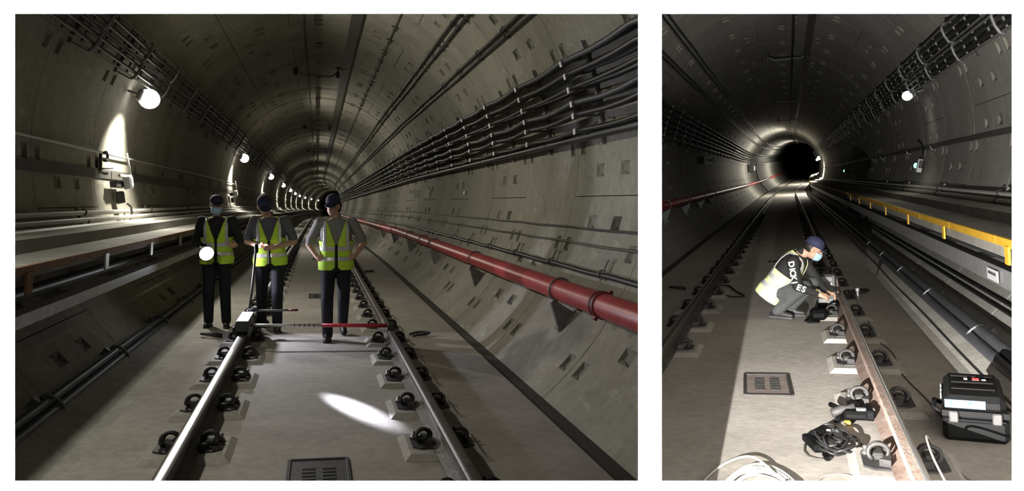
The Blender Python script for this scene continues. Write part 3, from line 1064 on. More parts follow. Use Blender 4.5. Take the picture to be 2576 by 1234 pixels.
# left wall: wire, flat strip, pipes, equipment
run(T, 'wall_wire', -90.4, 2.665, .014, 'thin pale wire running along the left wall under the lamps', 'cable', PVC, n=6)
m = MB(); m.sweep(lambda t: [T.c(a, r, t) for a, r in ((-94.6, 2.718), (-97.0, 2.718), (-97.0, 2.70), (-94.6, 2.70))], SV(5), True, True)
tag(m.obj('wall_strip', STRIPM, None, None, T.clip), 'flat dark strip along the left wall behind the grey box', 'strip')
for k, (a, r, rho, lab) in enumerate(((-106.4, .026, 2.62, 'upper'), (-108.2, .028, 2.60, 'middle'), (-110.4, .05, 2.56, 'lower thick'))):
    run(T, 'conduit_pipe', a, rho, r, '%s grey pipe above the left walkway' % lab, 'pipe', PVC, n=10, group='pipes above the left walkway')
def pipe_support(T, ang, s, label, grp):
    root = thing('pipe_support', T.wall(ang, 2.66, s), label, 'bracket', grp)
    m = MB(); m.box((0, 0, .0), (.36, .04, .03)); m.obj('channel', GALVD, root)
    for k, x in enumerate((-.10, 0, .09)):
        m = MB(); m.tube([(x + .034 * math.cos(a), 0, .05 + .034 * math.sin(a)) for a in [PI * (i / 8) for i in range(9)]], .008, 5); m.obj('saddle', IRON, root)
for i, s in enumerate((9.4, 12.9, 16.4, 19.9)):
    pipe_support(T, -108.4, s, '%s saddle support from the camera on the pipes above the left walkway' % ORD[i], 'pipe supports on the left wall')
root = thing('signal_box', T.wall(-98.6, 2.70, 11.3), 'grey and dark wall box with a curled cable above the left walkway', 'equipment box')
SB = root
m = MB(); m.box((.0, -.02, .08), (.09, .60, .08), bev=.01); m.obj('long_box', DARKBOX, root)
m = MB(); m.box((-.10, .0, .16), (.035, .60, .03)); m.obj('top_rail', PVC, root)
m = MB(); m.box((-.02, .06, .18), (.18, .17, .09), M.Rotation(.15, 3, 'Z'), bev=.012); c = m.obj('front_unit', GALV, root)
m = MB(); m.box((-.02, .06, .228), (.11, .10, .012), M.Rotation(.15, 3, 'Z')); m.obj('window', WHITEP, c)
m = MB(); m.box((.17, .04, .07), (.16, .15, .08), bev=.012); m.obj('shade_block', DARKBOX, root)  # dark block standing in for the shadow cast below the box
m = MB(); m.tube([(.26, .16, .12), (.30, .24, .14), (.38, .32, .13), (.46, .34, .10), (.50, .30, .07)], .014, 7); m.obj('curled_cable', CABLE, root)
m = MB(); m.tube([(-.40, .07, .20), (-.12, .07, .22)], .013, 6); m.obj('stay_rod', PVC, root)
m = MB(); m.tube([(.32, .05, .10), (.52, .05, .08)], .010, 6); m.obj('drop_rod', GALV, root)
root = thing('hook_bracket', T.wall(-92.6, 2.70, 10.7), 'small curled steel hook on the left wall above the dark strip', 'hook')
m = MB(); m.box((.0, 0, .02), (.24, .04, .03)); m.obj('plate', IRON, root)
m = MB(); m.tube([(-.10, .02, .04), (-.12, .10, .06), (-.09, .16, .06), (-.04, .17, .06), (-.01, .12, .06), (-.01, .04, .05)], .017, 7); m.obj('hook_wire', IRON, root)
m = MB(); m.tube([(.09, .02, .03), (.08, .30, .05), (.07, .46, .05)], .011, 6); m.obj('side_rod', IRON, root)
o = dup(SB, T.wall(-98.0, 2.70, 25.5), 'small distant dark wall box on the left wall behind the workers')

# walkway
def walkway(T, qe, vt, where, edge, thick_board, fascia, chan, chm, tabs):
    w = T.w
    root = link('walkway', None); root.matrix_basis = T.mtx(w * qe, vt, 3)
    inv = root.matrix_basis.inverted()
    tag(root, 'raised concrete walkway along the %s' % where, kind='structure')
    ql = lambda v: math.sqrt(RIN ** 2 - (v - VC) ** 2) - .004
    th = fascia
    L = 1.8
    s = 3.2
    while s < 40:
        poly_sweep(T, [(w * (qe + .03), vt), (w * 2.10, vt), (w * 2.10, th), (w * (qe + .03), th)], s + .004, s + L - .004, 'deck_panel', DECK, root, inv)
        s += L
    poly_sweep(T, [(w * (qe + .03), vt), (w * 2.10, vt), (w * 2.10, th), (w * (qe + .03), th)], s, SEND, 'deck_panel', DECK, root, inv)
    poly_sweep(T, [(w * 2.102, vt + .10), (w * ql(vt + .10), vt + .10), (w * ql(th), th), (w * 2.102, th)], 3.0, SEND, 'back_kerb', WALKC, root, inv)
    s = 3.2
    while s < 40:
        poly_sweep(T, [(w * qe, vt + .004), (w * (qe + .028), vt + .004), (w * (qe + .028), vt - thick_board), (w * qe, vt - thick_board)], s + .006, s + L - .006, 'edge_board', edge, root, inv)
        s += L
    poly_sweep(T, [(w * qe, vt + .004), (w * (qe + .028), vt + .004), (w * (qe + .028), vt - thick_board), (w * qe, vt - thick_board)], s, SEND, 'edge_board', edge, root, inv)
    for s in tabs:
        m = MB(); m.prism([(-.055, 0), (.055, 0), (.045, -.13), (-.045, -.13)], -.008, .008, M(((0, 0, w, 0), (1, 0, 0, 0), (0, 1, 0, 0), (0, 0, 0, 1))))
        m.obj('edge_tab', edge if edge is YELLOW else (BROWN if s < 6 else GALV), root, inv @ T.mtx(w * (qe + .0), vt - thick_board + .01, s))
    return root
walkway(T, 1.72, .905, 'left wall of the left-hand tunnel', BROWN, .045, .83, None, GALV, [5.3 + 1.8 * i for i in range(8)])
def channel(T, q, v0, v1, mm, label, arms):
    w = T.w
    root = link('cable_channel', None); root.matrix_basis = T.mtx(w * q, v0, 3)
    inv = root.matrix_basis.inverted()
    tag(root, label, 'channel')
    t = .012
    m = MB(); m.sweep(lambda s: [T.p(w * a, b, s) for a, b in ((q, v1), (q + .10, v1), (q + .10, v1 - t), (q + t, v1 - t), (q + t, v0 + t), (q + .10, v0 + t), (q + .10, v0), (q, v0))], SV(3.0), True, True)
    m.obj('channel_section', mm, root, inv, T.clip)
    for i in range(arms):
        s = 5 + 1.8 * i
        vm = (v0 + v1) / 2
        ql = math.sqrt(RIN ** 2 - (vm - VC) ** 2)
        m = MB(); m.box((w * (ql - q - .02) / 2 + w * .02, 0, vm - v0), (ql - q - .02, .05, .05)); m.obj('support_arm', GALVD, root, inv @ T.mtx(w * q, v0, s))
    return root
channel(T, 1.75, .535, .615, GALV, 'pale grey steel channel below the left walkway edge', 12)
run(T, 'walkway_gap_tube', -121.5, 2.35, .05, 'thick black tube for cable and shade in the gap under the left walkway', 'cable', CABLE, n=10)  # black tube also stands for the shaded gap below the deck
for a, lab in ((-137.6, 'upper'), (-139.2, 'lower')):
    run(T, 'low_pipe', a, 2.60, .034, '%s of the two dark pipes low on the left side of the left-hand tunnel' % lab, 'pipe', CABLEG, n=10)
def low_clamp(T, ang, rho, s, label, grp, src={}):
    key = T.w
    mt = T.wall(ang, rho, s)
    if key not in src:
        o = thing('pipe_clamp', mt, label, 'clamp', grp); src[key] = o
        m = MB()
        m.tube([(.088 * math.cos(a), 0, .048 * math.sin(a)) for a in [PI * (-.15 + 1.3 * i / 12) for i in range(13)]], .010, 6); m.obj('strap', GALVD, o)
        m = MB(); m.box((0, 0, -.05), (.26, .05, .03)); m.box((.11, 0, -.09), (.03, .04, .09)); m.box((-.11, 0, -.09), (.03, .04, .09)); m.obj('foot', GALVD, o)
    else:
        dup(src[key], mt, label)
for i, s in enumerate((5.9, 7.75, 9.7, 11.6, 13.5)):
    low_clamp(T, -138.4, 2.60, s, '%s clamp from the camera on the two low dark pipes at left' % ORD[i], 'clamps on the low pipes at left')

# ================================================================== RIGHT-HAND TUNNEL
T = TR
RH = 'in the right-hand tunnel'
walkway(T, 1.72, .76, 'right wall of the right-hand tunnel', YELLOW, .058, .615, None, GALV, [6.45, 8.9, 11.4, 13.9, 16.4, 18.9, 21.4])
poly_sweep(T, [(1.745, .705), (1.80, .705), (1.80, .615), (1.745, .615)], 3, SEND, 'trim_fascia', WALKC)
tag(bpy.data.objects['trim_fascia'], 'concrete fascia under the yellow walkway edge', kind='structure')
run(T, 'walkway_gap_tube', 124.5, 2.24, .052, 'thick black tube for cable and shade under the yellow walkway edge', 'cable', CABLE, n=10)  # black tube also stands for the shadow gap under the fascia
run(T, 'walkway_gap_tube', 126.0, 2.20, .014, 'thin grey line for the highlight along the thick black cable', 'cable', CABLEG, n=6)  # grey strand imitates the highlight on the black cable
channel(T, 1.76, .37, .515, GALV, 'blue-grey steel channel below the yellow walkway', 12)
root = thing('number_plate', T.mtx(1.745, .44, 7.05), 'small grey plate on the blue-grey channel at the right edge', 'plate')
m = MB(); m.box((0, 0, 0), (.008, .34, .09), bev=.002); m.obj('plate', SIGNW, root)
for k in range(5):
    m = MB(); m.box((-.006, -.10 + .05 * k, .012), (.004, .03, .022), bev=.001); m.obj('print_mark', INK, root)
for a, lab in ((131.8, 'upper'), (133.2, 'lower')):
    run(T, 'wall_cable', a, 2.685, .012, '%s of the two thin dark cables below the blue-grey channel' % lab, 'cable', CABLE, n=6)
for a, lab in ((138.6, 'upper'), (140.7, 'lower')):
    run(T, 'low_pipe', a, 2.57, .046, '%s of the two thick dark cables low on the right side' % lab, 'pipe', CABLEG, n=12)
for i, s in enumerate((7.35, 9.6, 11.8, 14, 16.2)):
    low_clamp(T, 139.6, 2.57, s, '%s clamp from the camera on the two thick low cables at right' % ORD[i], 'clamps on the low cables at right')
run(T, 'gutter_cable', 143.8, 2.535, .016, 'thin black cable lying in the right gutter', 'cable', CABLE, n=6, jit=.2, spc=3)
for k, (a, r, lab) in enumerate(((110.4, .027, 'upper'), (112.0, .027, 'middle'), (113.6, .027, 'lower'))):
    run(T, 'conduit_pipe', a, 2.62, r, '%s of the three pale pipes on the right wall above the yellow edge' % lab, 'pipe', PVC, n=10, group='pipes above the yellow walkway')
for i, s in enumerate((9.9, 13.6, 17.3, 21)):
    pipe_support(T, 112.2, s, '%s saddle support from the camera on the three pale pipes' % ORD[i], 'pipe supports on the right wall')
m = MB(); m.sweep(lambda t: [T.c(a, r, t) for a, r in ((93.7, 2.718), (95.1, 2.718), (95.1, 2.70), (93.7, 2.70))], SV(5), True, True)
tag(m.obj('wall_strip', STRIPM, None, None, T.clip), 'flat dark strip along the right wall above the green light', 'strip')
def strip_hook(i, s, src=[None]):
    mt = T.wall(96.2, 2.71, s)
    lab = '%s small steel hook from the camera under the dark strip on the right wall' % ORD[i]
    if src[0] is None:
        o = thing('wall_hook', mt, lab, 'hook', 'hooks under the right wall strip'); src[0] = o
        m = MB(); m.box((0, 0, .015), (.05, .16, .02)); m.obj('plate', GALVD, o)
        m = MB(); m.tube([(0, -.06, .02), (.02, -.07, .07), (.06, -.06, .09), (.07, -.02, .09)], .012, 6); m.obj('hook_wire', GALV, o)
    else:
        dup(src[0], mt, lab)
for i, s in enumerate((15.3, 18.2, 23.2, 25.4, 27.8, 30.5, 33.5)): strip_hook(i, s)
def greenlight(s, label, cable):
    root = thing('signal_light', T.wall(101.8, 2.70, s), label, 'signal light', 'green lights on the right wall')
    m = MB(); m.box((0, 0, .05), (.26, .10, .10), bev=.012); m.obj('housing', GALV, root)
    m = MB(); m.box((.03, -.07, .04), (.14, .05, .07), bev=.01); m.obj('side_unit', DARKBOX, root)
    m = MB(); m.box((.02, .13, .05), (.16, .16, .08), bev=.02); m.obj('lamp_body', DARKBOX, root)
    m = MB(); m.ball((.0, .10, .10), (.052, .052, .04), 12); m.obj('green_lens', GREENLED, root)
    if cable:
        m = MB(); m.tube([(.12, .02, .04), (.22, .03, .03), (.32, .10, .03), (.40, .26, .03), (.46, .44, .05), (.50, .6, .07)], .016, 7); m.obj('drop_cable', CABLE, root)
    return root
greenlight(16.4, 'nearest green signal light with a cable running down the right wall', True)
greenlight(36.4, 'tiny distant green signal light on the right wall', False)
lamp(T, 73.3, 15.6, 'small white tunnel lamp hanging under the cable trays at right', P_LAMP_R, LAMPGLOWR, ln=.34, dr=.085, wash_k=.15, group='lamps of the right-hand tunnel')
lamp(T, 73.3, 2.6, 'unseen lamp added for fill over the near end of the right-hand tunnel', 11.0, LAMPGLOWR, ln=.34, dr=.085, group='lamps of the right-hand tunnel')  # added fill light, nothing of it in view
lamp(T, 78.0, 60.5, 'distant tunnel lamp lighting the bend of the right-hand tunnel', P_LAMP_R_FAR, LAMPGLOWR, group='lamps of the right-hand tunnel')
lamp(T, 78.0, 92.0, 'farthest tunnel lamp deep in the bend of the right-hand tunnel', P_LAMP_R_FAR, LAMPGLOWR, group='lamps of the right-hand tunnel')
tray(T, 70.5, 'right-hand tunnel', 'lower ladder cable tray above the lamp of the right-hand tunnel')
tray(T, 64.6, 'right-hand tunnel', 'upper ladder cable tray above the lamp of the right-hand tunnel')
tray_arm(T, 70.5, 64.6, [9.2 + 2.05 * i for i in range(22)], 'right-hand tunnel')
crown(T, .54, -.07, .93, (18.0, 21.2), [22.3, 35.2, 47.3], 'right-hand tunnel')
for a, lab in ((-33.6, 'upper thin crown cable'), (-35.6, 'second thin crown cable'), (-44.3, 'third thin crown cable'), (-46.0, 'lowest thin crown cable')):
    run(T, 'crown_cable', a, 2.665, .018, lab + ' at upper left ' + RH, 'cable', CABLE, jit=.14, spc=2.6)
OFF = -6.0
rb, mid = rack_bracket(T, OFF, -1)
for i in range(16):
    s = 16.6 + 1.86 * i
    mt = T.wall(-mid, RIN, s)
    o = rb if i == 0 else dup(rb, mt)
    o.matrix_basis = mt
    tag(o, ('%s six-armed cable bracket from the camera on the left wall %s' % (ORD[i], RH)) if i < 8 else 'distant six-armed cable bracket on the left wall ' + RH, 'bracket', 'cable brackets of the right-hand rack')
rack_cables(T, OFF, -1, 'right-hand tunnel', 12.0)
run(T, 'fire_main_pipe', -115.8, 2.5, .098, 'red fire main pipe low on the dark left wall of the right-hand tunnel', 'pipe', RED, s0=12, n=14)
for i, s in enumerate((17.5, 21.2, 25, 28.8)):
    pipe_bracket(T, -115.8, 2.5, s, .098, '%s steel bracket from the camera under the red pipe %s' % (ORD[i], RH), 1)
root = thing('distance_plate', T.wall(-86.5, 2.70, 31.3), 'small pale number plate on the dark left wall', 'sign')
# plate stands across the wall, facing along the tunnel towards the camera
m = MB(); m.box((0, 0, .2), (.27, .012, .38), bev=.003); m.obj('plate', SIGNW, root)
def text_mesh(body, size, name, mm, parent, mtx, ext=.003, bold=False):
    cu = bpy.data.curves.new(name, 'FONT')
    cu.body = body; cu.size = size; cu.extrude = ext; cu.align_x = 'CENTER'; cu.align_y = 'CENTER'
    if bold: cu.offset = size * .03
    tmp = bpy.data.objects.new(name, cu); COL.objects.link(tmp)
    dg = bpy.context.evaluated_depsgraph_get()
    me = bpy.data.meshes.new_from_object(tmp.evaluated_get(dg))
    bpy.data.objects.remove(tmp)
    me.materials.clear(); me.materials.append(mm)
    return link(name, me, parent, mtx)
# lettering: local x of text must run image-right (= away from the left wall, local +z), up = local -x
tm = M(((0, -1, 0, 0), (0, 0, -1, -.010), (1, 0, 0, .2), (0, 0, 0, 1)))
text_mesh('043', .20, 'number_print', INK, root, tm, bold=True)

# ---- unseen stand-in work lamp on the bed; its flap is added to shade the left side
lx, lv, ls = -.10, .27, 2.66
root = thing('unseen_work_lamp', T.mtx(lx, VF, ls), 'unseen stand-in work lamp with an added shading flap before the drain', 'lamp')
hz = lv - VF
m = MB(); m.box((0.07, -.12, .02), (.13, .14, .03)); m.tube([(.07, -.14, .03), (.07, -.14, hz - .06)], .012, 8); m.obj('stand', IRON, root)
m = MB(); m.box((.065, -.09, hz - .045), (.12, .06, .08), bev=.01); m.obj('housing', DARKBOX, root)
m = MB(); m.prism([(-.12, hz - .14), (.10, hz - .14), (.10, hz + .0008), (.05, hz + .0026), (-.12, hz + .0026)], -.0055, -.0015, M(((0, 0, 1, 0), (1, 0, 0, 0), (0, 1, 0, 0), (0, 0, 0, 1)))); m.obj('added_flap', DARKBOX, root)
wl = add_light('work_light', 'POINT', T.p(lx, lv, ls), P_WORK, C_WORK, .0004)
# made-up beam pattern of the work lamp: long throw low over the bed, little light close by
ld = wl.data; ld.use_nodes = True
nt = ld.node_tree; em = nt.nodes['Emission']
tc = nt.nodes.new('ShaderNodeTexCoord'); sp = nt.nodes.new('ShaderNodeSeparateXYZ')
nt.links.new(tc.outputs['Normal'], sp.inputs[0])
mr = nt.nodes.new('ShaderNodeMapRange')
mr.inputs['From Min'].default_value = .1; mr.inputs['From Max'].default_value = -.5
nt.links.new(sp.outputs['Z'], mr.inputs['Value'])
cr = nt.nodes.new('ShaderNodeValToRGB'); el = cr.color_ramp.elements
for i, (p_, v_) in enumerate(WORK_BEAM):
    e_ = el[i] if i < 2 else el.new(p_)
    e_.position = p_; e_.color = (v_, v_, v_, 1)
nt.links.new(mr.outputs[0], cr.inputs[0])
nt.links.new(cr.outputs[0], em.inputs['Strength'])

# ---- black equipment case
root = thing('equipment_case', T.mtx(1.20, VF, 5.05) @ M.Rotation(math.radians(-9), 4, 'Z'), 'black hard case with a pale blue sticker at lower right', 'case')
CS = root
wd, dp, ht = .31, .60, .25
m = MB()
m.box((0, 0, .065), (wd, dp, .13), bev=.025)
m.obj('base', BLACKP, root)
m = MB()
m.prism([(-wd / 2, -dp / 2), (wd / 2, -dp / 2), (wd / 2, dp / 2), (-wd / 2, dp / 2)], .135, .165)
m.box((0, .0, .195), (wd - .02, dp - .03, .09), bev=.03)
lid = m.obj('lid', BLACKP, root)
for k in range(3):
    m = MB(); m.box((0, -.10 + .15 * k, .242), (wd - .1, .05, .008)); m.obj('lid_rib', BLACKP, lid)
m = MB(); m.box((0, -dp / 2 + .0, .12), (wd * .9, .02, .008)); m.obj('seam_rim', BLACKP, root)
for sd in (-1, 1):
    m = MB(); m.box((sd * .10, -dp / 2 - .008, .135), (.045, .02, .06), bev=.006); m.obj('latch', IRON, root)
m = MB(); m.tube([(-wd / 2 - .005, -.10, .10), (-wd / 2 - .04, -.09, .12), (-wd / 2 - .04, .09, .12), (-wd / 2 - .005, .10, .10)], .012, 6); m.obj('carry_handle', BLACKP, root)
st = M.Translation((-.045, -dp / 2 + .010, .200)) @ M.Rotation(math.radians(68), 4, 'X')
m = MB(); m.box((0, 0, 0), (.19, .042, .003), bev=.0005); s_ = m.obj('sticker', BLUEST, root, st)
for k in (0, 1):
    m = MB(); m.lathe([(.010, 0), (.010, .0035)], 8, M.Translation((-.07 + .09 * k, .004, 0))); m.obj('logo_dot', BLUEINK, s_)
    for j in range(2):
        m = MB(); m.box((-.032 + .09 * k, .007 - .012 * j, .002), (.042, .005, .002)); m.obj('print_line', BLUEINK, s_)
m = MB(); m.box((.02, .10, .246), (.035, .05, .006), bev=.001); m.obj('red_label', REDINK, lid)
m = MB(); m.box((-.03, .10, .246), (.018, .03, .005), bev=.001); m.box((.06, .09, .246), (.02, .02, .005), bev=.001); m.obj('white_mark', WHITEP, lid)
for i in range(3):
    m = MB(); m.box((-wd / 2 - .004, .20 - .1 * i, .17), (.006, .045, .03)); m.obj('side_mark', GALV, root)
m = MB(); m.tube([(.10, .33, .1), (.20, .22, .04), (.22, .0, .02), (.20, -.20, .015)], .008, 6)
m.obj('strap', CABLE, root)

# ---- cables lying on the bed
def coil(T, x, s, loops, r, mm, name, label, sy=1.0):
    rs = random.Random(5)
    root = thing(name, T.mtx(x, VF, s), label, 'cable')
    return root
root = coil(T, .42, 4.58, 0, 0, CABLE, 'charger_cable', 'black cable bundle with a power brick beside the rail')
m = MB(); m.box((-.085, -.02, .022), (.052, .21, .042), M.Rotation(.28, 3, 'Z'), bev=.008); m.obj('power_brick', BLACKP, root)
m = MB(); m.box((-.04, .12, .035), (.07, .14, .05), M.Rotation(-.5, 3, 'Z'), bev=.015); m.obj('bundle_wrap', BLACKP, root)
rs = random.Random(3)
for k in range(6):
    cx_, cy_ = .02 + rs.uniform(-.02, .05), rs.uniform(-.03, .05)
    ax, ay = rs.uniform(.055, .085), rs.uniform(.13, .20)
    ro = rs.uniform(-.5, .5)
    pts = []
    for i in range(25):
        a = 2 * PI * i / 24 * .97 + k
        px_, py_ = ax * math.cos(a), ay * math.sin(a)
        pts.append((cx_ + px_ * math.cos(ro) - py_ * math.sin(ro) * .4, cy_ + px_ * math.sin(ro) * 2 + py_ * math.cos(ro), .012 + .008 * k + .008 * math.sin(3 * a + k)))
    m = MB(); m.tube(pts, .0065, 6); m.obj('cable_loop', CABLE, root)
m = MB(); m.tube([(.03, .0, .02), (.09, .09, .02), (.15, .06, .015), (.165, .0, .012), (.14, -.05, .012), (.08, -.05, .012), (.03, -.02, .02)], .0075, 6); m.obj('cable_loop', CABLE, root)
m = MB(); m.tube([(-.09, .07, .01), (-.125, .0, .008), (-.13, -.12, .008), (-.11, -.2, .008), (-.07, -.23, .008), (-.035, -.235, .01)], .0035, 5); m.obj('thin_lead', CABLED, root)
m = MB(); m.box((-.025, -.20, .012), (.025, .09, .02), M.Rotation(.15, 3, 'Z'), bev=.005); m.obj('plug', BLACKP, root)
m = MB(); m.box((.0, .01, .085), (.022, .02, .006), bev=.002); m.obj('white_tag', WHITEP, root)

root = coil(T, .09, 3.50, 0, 0, WHITECAB, 'white_cable_coil', 'coil of white cable at the bottom of the right-hand opening')
for k in range(9):
    rr = .175 + .0075 * (k % 4)
    z = .012 + .012 * (k // 3) + .003 * (k % 3)
    pts = []
    for i in range(40):
        a = 2 * PI * i / 40
        pts.append(((rr + .004 * math.sin(5 * a + k)) * math.cos(a) + .006 * math.sin(k * 2), 3.2 * (rr + .004 * math.sin(4 * a + k)) * math.sin(a), z + .004 * math.sin(3 * a + k)))
    m = MB(); m.tube(pts, .0062, 6, closed=True); m.obj('cable_turn', WHITECAB, root)
m = MB()
pts = [(.06, .48, .05), (.0, .60, .06), (-.06, .70, .05), (-.13, .72, .03), (-.21, .62, .015), (-.27, .42, .01), (-.31, .15, .01), (-.33, -.2, .01)]
def smooth_pts(pts, n=6):
    out = []
    P = [V(p) for p in pts]
    for i in range(len(P) - 1):
        p0, p1, p2, p3 = P[max(0, i - 1)], P[i], P[i + 1], P[min(len(P) - 1, i + 2)]
        for k in range(n):
            t = k / n
            out.append(.5 * ((2 * p1) + (p2 - p0) * t + (2 * p0 - 5 * p1 + 4 * p2 - p3) * t * t + (3 * p1 - p0 - 3 * p2 + p3) * t ** 3))
    out.append(P[-1])
    return out
m.tube(smooth_pts(pts), .0062, 6); m.obj('loose_end', WHITECAB, root)
for k in range(4):
    m = MB(); m.tube([(.12 + .014 * k, .40 - .05 * k, .055), (.10 + .014 * k, .32 - .05 * k, .062), (.13 + .012 * k, .25 - .05 * k, .058)], .004, 5); m.obj('tie', INK, root)

def loose(name, pts, r, mm, label, T=TR):
    m = MB(); m.tube([T.p(x, VF + z, s) for x, s, z in smooth_pts(pts)], r, 6)
    return tag(m.obj(name, mm), label, 'cable')
loose('loose_cable', [(.84, 3.2, -.0 + .17), (.83, 3.9, .178), (.86, 4.32, .16), (.93, 4.38, .02), (.99, 4.25, .01), (1.03, 4.0, .01), (1.04, 3.6, .01)], .005, GREYCAB, 'thin beige lead looping over the rusty rail at the bottom')
loose('loose_cable', [(.30, 3.6, .006), (.34, 4.02, .006), (.43, 4.14, .006), (.53, 4.1, .006), (.62, 3.85, .006)], .004, GREYCAB, 'thin grey lead lying at the bottom near the white coil')
loose('loose_cable', [(.80, 9.5, .02), (.95, 8.6, .006), (.92, 7.7, .006), (1.0, 7.0, .006), (.98, 6.3, .006), (1.04, 5.6, .006), (1.06, 5.2, .01)], .004, CABLE, 'thin black lead running over the shaded slab to the black case')
loose('loose_cable', [(-.70, 10.9, .06), (-.55, 11.1, .02), (-.42, 10.6, .01), (-.30, 10.2, .01), (-.42, 10.15, .006), (-.62, 10.25, .03)], .012, CABLE, 'black lead looped beside the left rail of the right-hand tunnel')

# ---- clamp tool lying on the pad
root = thing('rail_clamp_tool', T.mtx(.57, VF, 5.03) @ M.Rotation(.02, 4, 'Z'), 'black clamp tool lying on the bed against the rusty rail', 'tool')
m = MB(); m.box((.02, .02, .05), (.14, .12, .05), bev=.015); m.box((.09, .02, .06), (.05, .16, .06), bev=.01); m.obj('body', BLACKP, root)
m = MB(); m.lathe([(.02, -.09), (.03, -.08), (.03, -.02), (.018, 0), (.018, .05)], 10, M.Translation((-.03, .05, .07)) @ M.Rotation(1.2, 4, 'Y')); m.obj('knob', IRON, root)
m = MB(); m.tube([(-.04, .02, .05), (-.08, .12, .06), (-.11, .17, .06)], .016, 7); m.tube([(-.04, .0, .05), (-.08, -.04, .04), (-.10, -.10, .035)], .014, 7); m.obj('grip', BLACKP, root)
m = MB(); m.box((.07, .0, .082), (.10, .035, .012), bev=.003); m.obj('shiny_bar', GALV, root)
m = MB(); m.box((-.035, -.06, .02), (.035, .03, .02), bev=.005); m.obj('yellow_tab', YELLOW, root)

# ---- instrument and rod at the worker's hands
root = thing('rail_instrument', T.mtx(.62, VF, 9.35), 'dark measuring instrument with grey plates standing at the rail before the crouching worker', 'instrument')
m = MB(); m.box((0, 0, .20), (.19, .34, .36), bev=.02); m.obj('body', DARKBOX, root)
for k in range(3):
    m = MB(); m.box((-.02, -.18, .10 + .115 * k), (.15, .02, .055), M.Rotation(.15, 3, 'X'), bev=.004); m.obj('plate', GALVD, root)
m = MB(); m.box((.105, .02, .20), (.02, .22, .24), bev=.006); m.obj('side_panel', RUST, root)
for k in range(2):
    m = MB(); m.lathe([(.014, 0), (.014, .02)], 8, M.Translation((.04, -.19, .17 + .11 * k)) @ M.Rotation(PI / 2, 4, 'X')); m.obj('knob', WHITEP, root)
m = MB(); m.tube([(-.05, -.05, .38), (-.05, -.02, .43), (.05, .02, .43), (.05, .05, .38)], .014, 7); m.obj('top_handle', BLACKP, root)
m = MB(); m.box((.02, -.12, .03), (.24, .26, .06), bev=.015); m.obj('foot', BLACKP, root)
m = MB(); m.tube([(0, 0, 0), (0, 0, .17)], .012, 8); m.lathe([(.02, .17), (.022, .20), (.012, .21)], 8)
tag(m.obj('steel_pin', GALV, None, T.mtx(.93, VF, 9.35)), 'short bright steel pin standing just right of the rusty rail', 'pin')
m = MB(); m.box((0, 0, .06), (.16, .22, .10), bev=.03); m.tube([(-.07, -.10, .05), (-.13, -.16, .02), (-.10, -.2, .012), (.0, -.18, .01)], .010, 6)
tag(m.obj('instrument_bag', BLACKP, None, T.mtx(.50, VF, 8.55)), 'black pouch on the bed below the crouching worker\'s hands', 'bag')

# ================================================================== trolley in the left-hand tunnel
T = TL
root = thing('track_trolley', T.mtx(-.75, 0, 8.7), 'track gauge trolley on the left rail with a cross rod and upright handle', 'trolley')
TROL = root
m = MB(); m.box((0, .02, .075), (.13, .72, .10), bev=.008); m.box((-.058, .02, .0), (.014, .70, .07)); m.box((.058, .02, .0), (.014, .70, .07)); m.obj('rail_box', DARKBOX, root)
m = MB(); m.box((0, .02, .128), (.118, .70, .010), bev=.003); m.obj('white_cover', WHITEP, root)
for y in (-.30, .32):
    m = MB(); m.lathe([(.04, -.012), (.045, -.01), (.045, .01), (.04, .012)], 14, M.Translation((-.078, y, .03)) @ M.Rotation(PI / 2, 4, 'Y')); m.obj('guide_wheel', IRON, root)
m = MB(); m.tube([(.04, -.06, .05), (.45, -.06, .05), (.78, -.06, .05)], .016, 10); c = m.obj('silver_rod', RODW, root)
for k in range(5):
    m = MB(); m.lathe([(.018, -.004), (.018, .004)], 10, M.Translation((.50 + .05 * k, -.06, .05)) @ M.Rotation(PI / 2, 4, 'Y')); m.obj('mark_ring', IRON, c)
m = MB(); m.tube([(.78, -.06, .05), (1.46, -.06, .045)], .020, 10); c = m.obj('red_rod', RODRED, root)
m = MB(); m.box((1.50, -.06, .03), (.07, .10, .07), bev=.01); m.obj('rail_foot_piece', DARKBOX, c)
m = MB(); m.tube([(.0, .50, .10), (.012, .60, .35), (.035, .70, .83)], .013, 8); c = m.obj('upright_handle', IRON, root)
m = MB(); m.lathe([(.022, -.05), (.024, 0), (.018, .05)], 10, M.Translation((.035, .70, .80))); m.obj('grip', BLACKP, c)
m = MB(); m.box((.01, .46, .10), (.07, .12, .10), bev=.015); m.box((.05, .52, .14), (.04, .1, .05), M.Rotation(.5, 3, 'Y')); m.obj('handle_mount', DARKBOX, root)
m = MB(); m.box((.055, .50, .155), (.03, .05, .05), M.Rotation(.6, 3, 'Y'), bev=.005); m.obj('white_bracket', WHITEP, root)
m = MB(); m.tube([(.03, .50, .13), (.30, .50, .13), (.42, .50, .135)], .012, 8); m.tube([(.42, .50, .135), (.52, .50, .135)], .013, 8, mi=1); m.obj('side_bar', [GALVD, REDD], root)

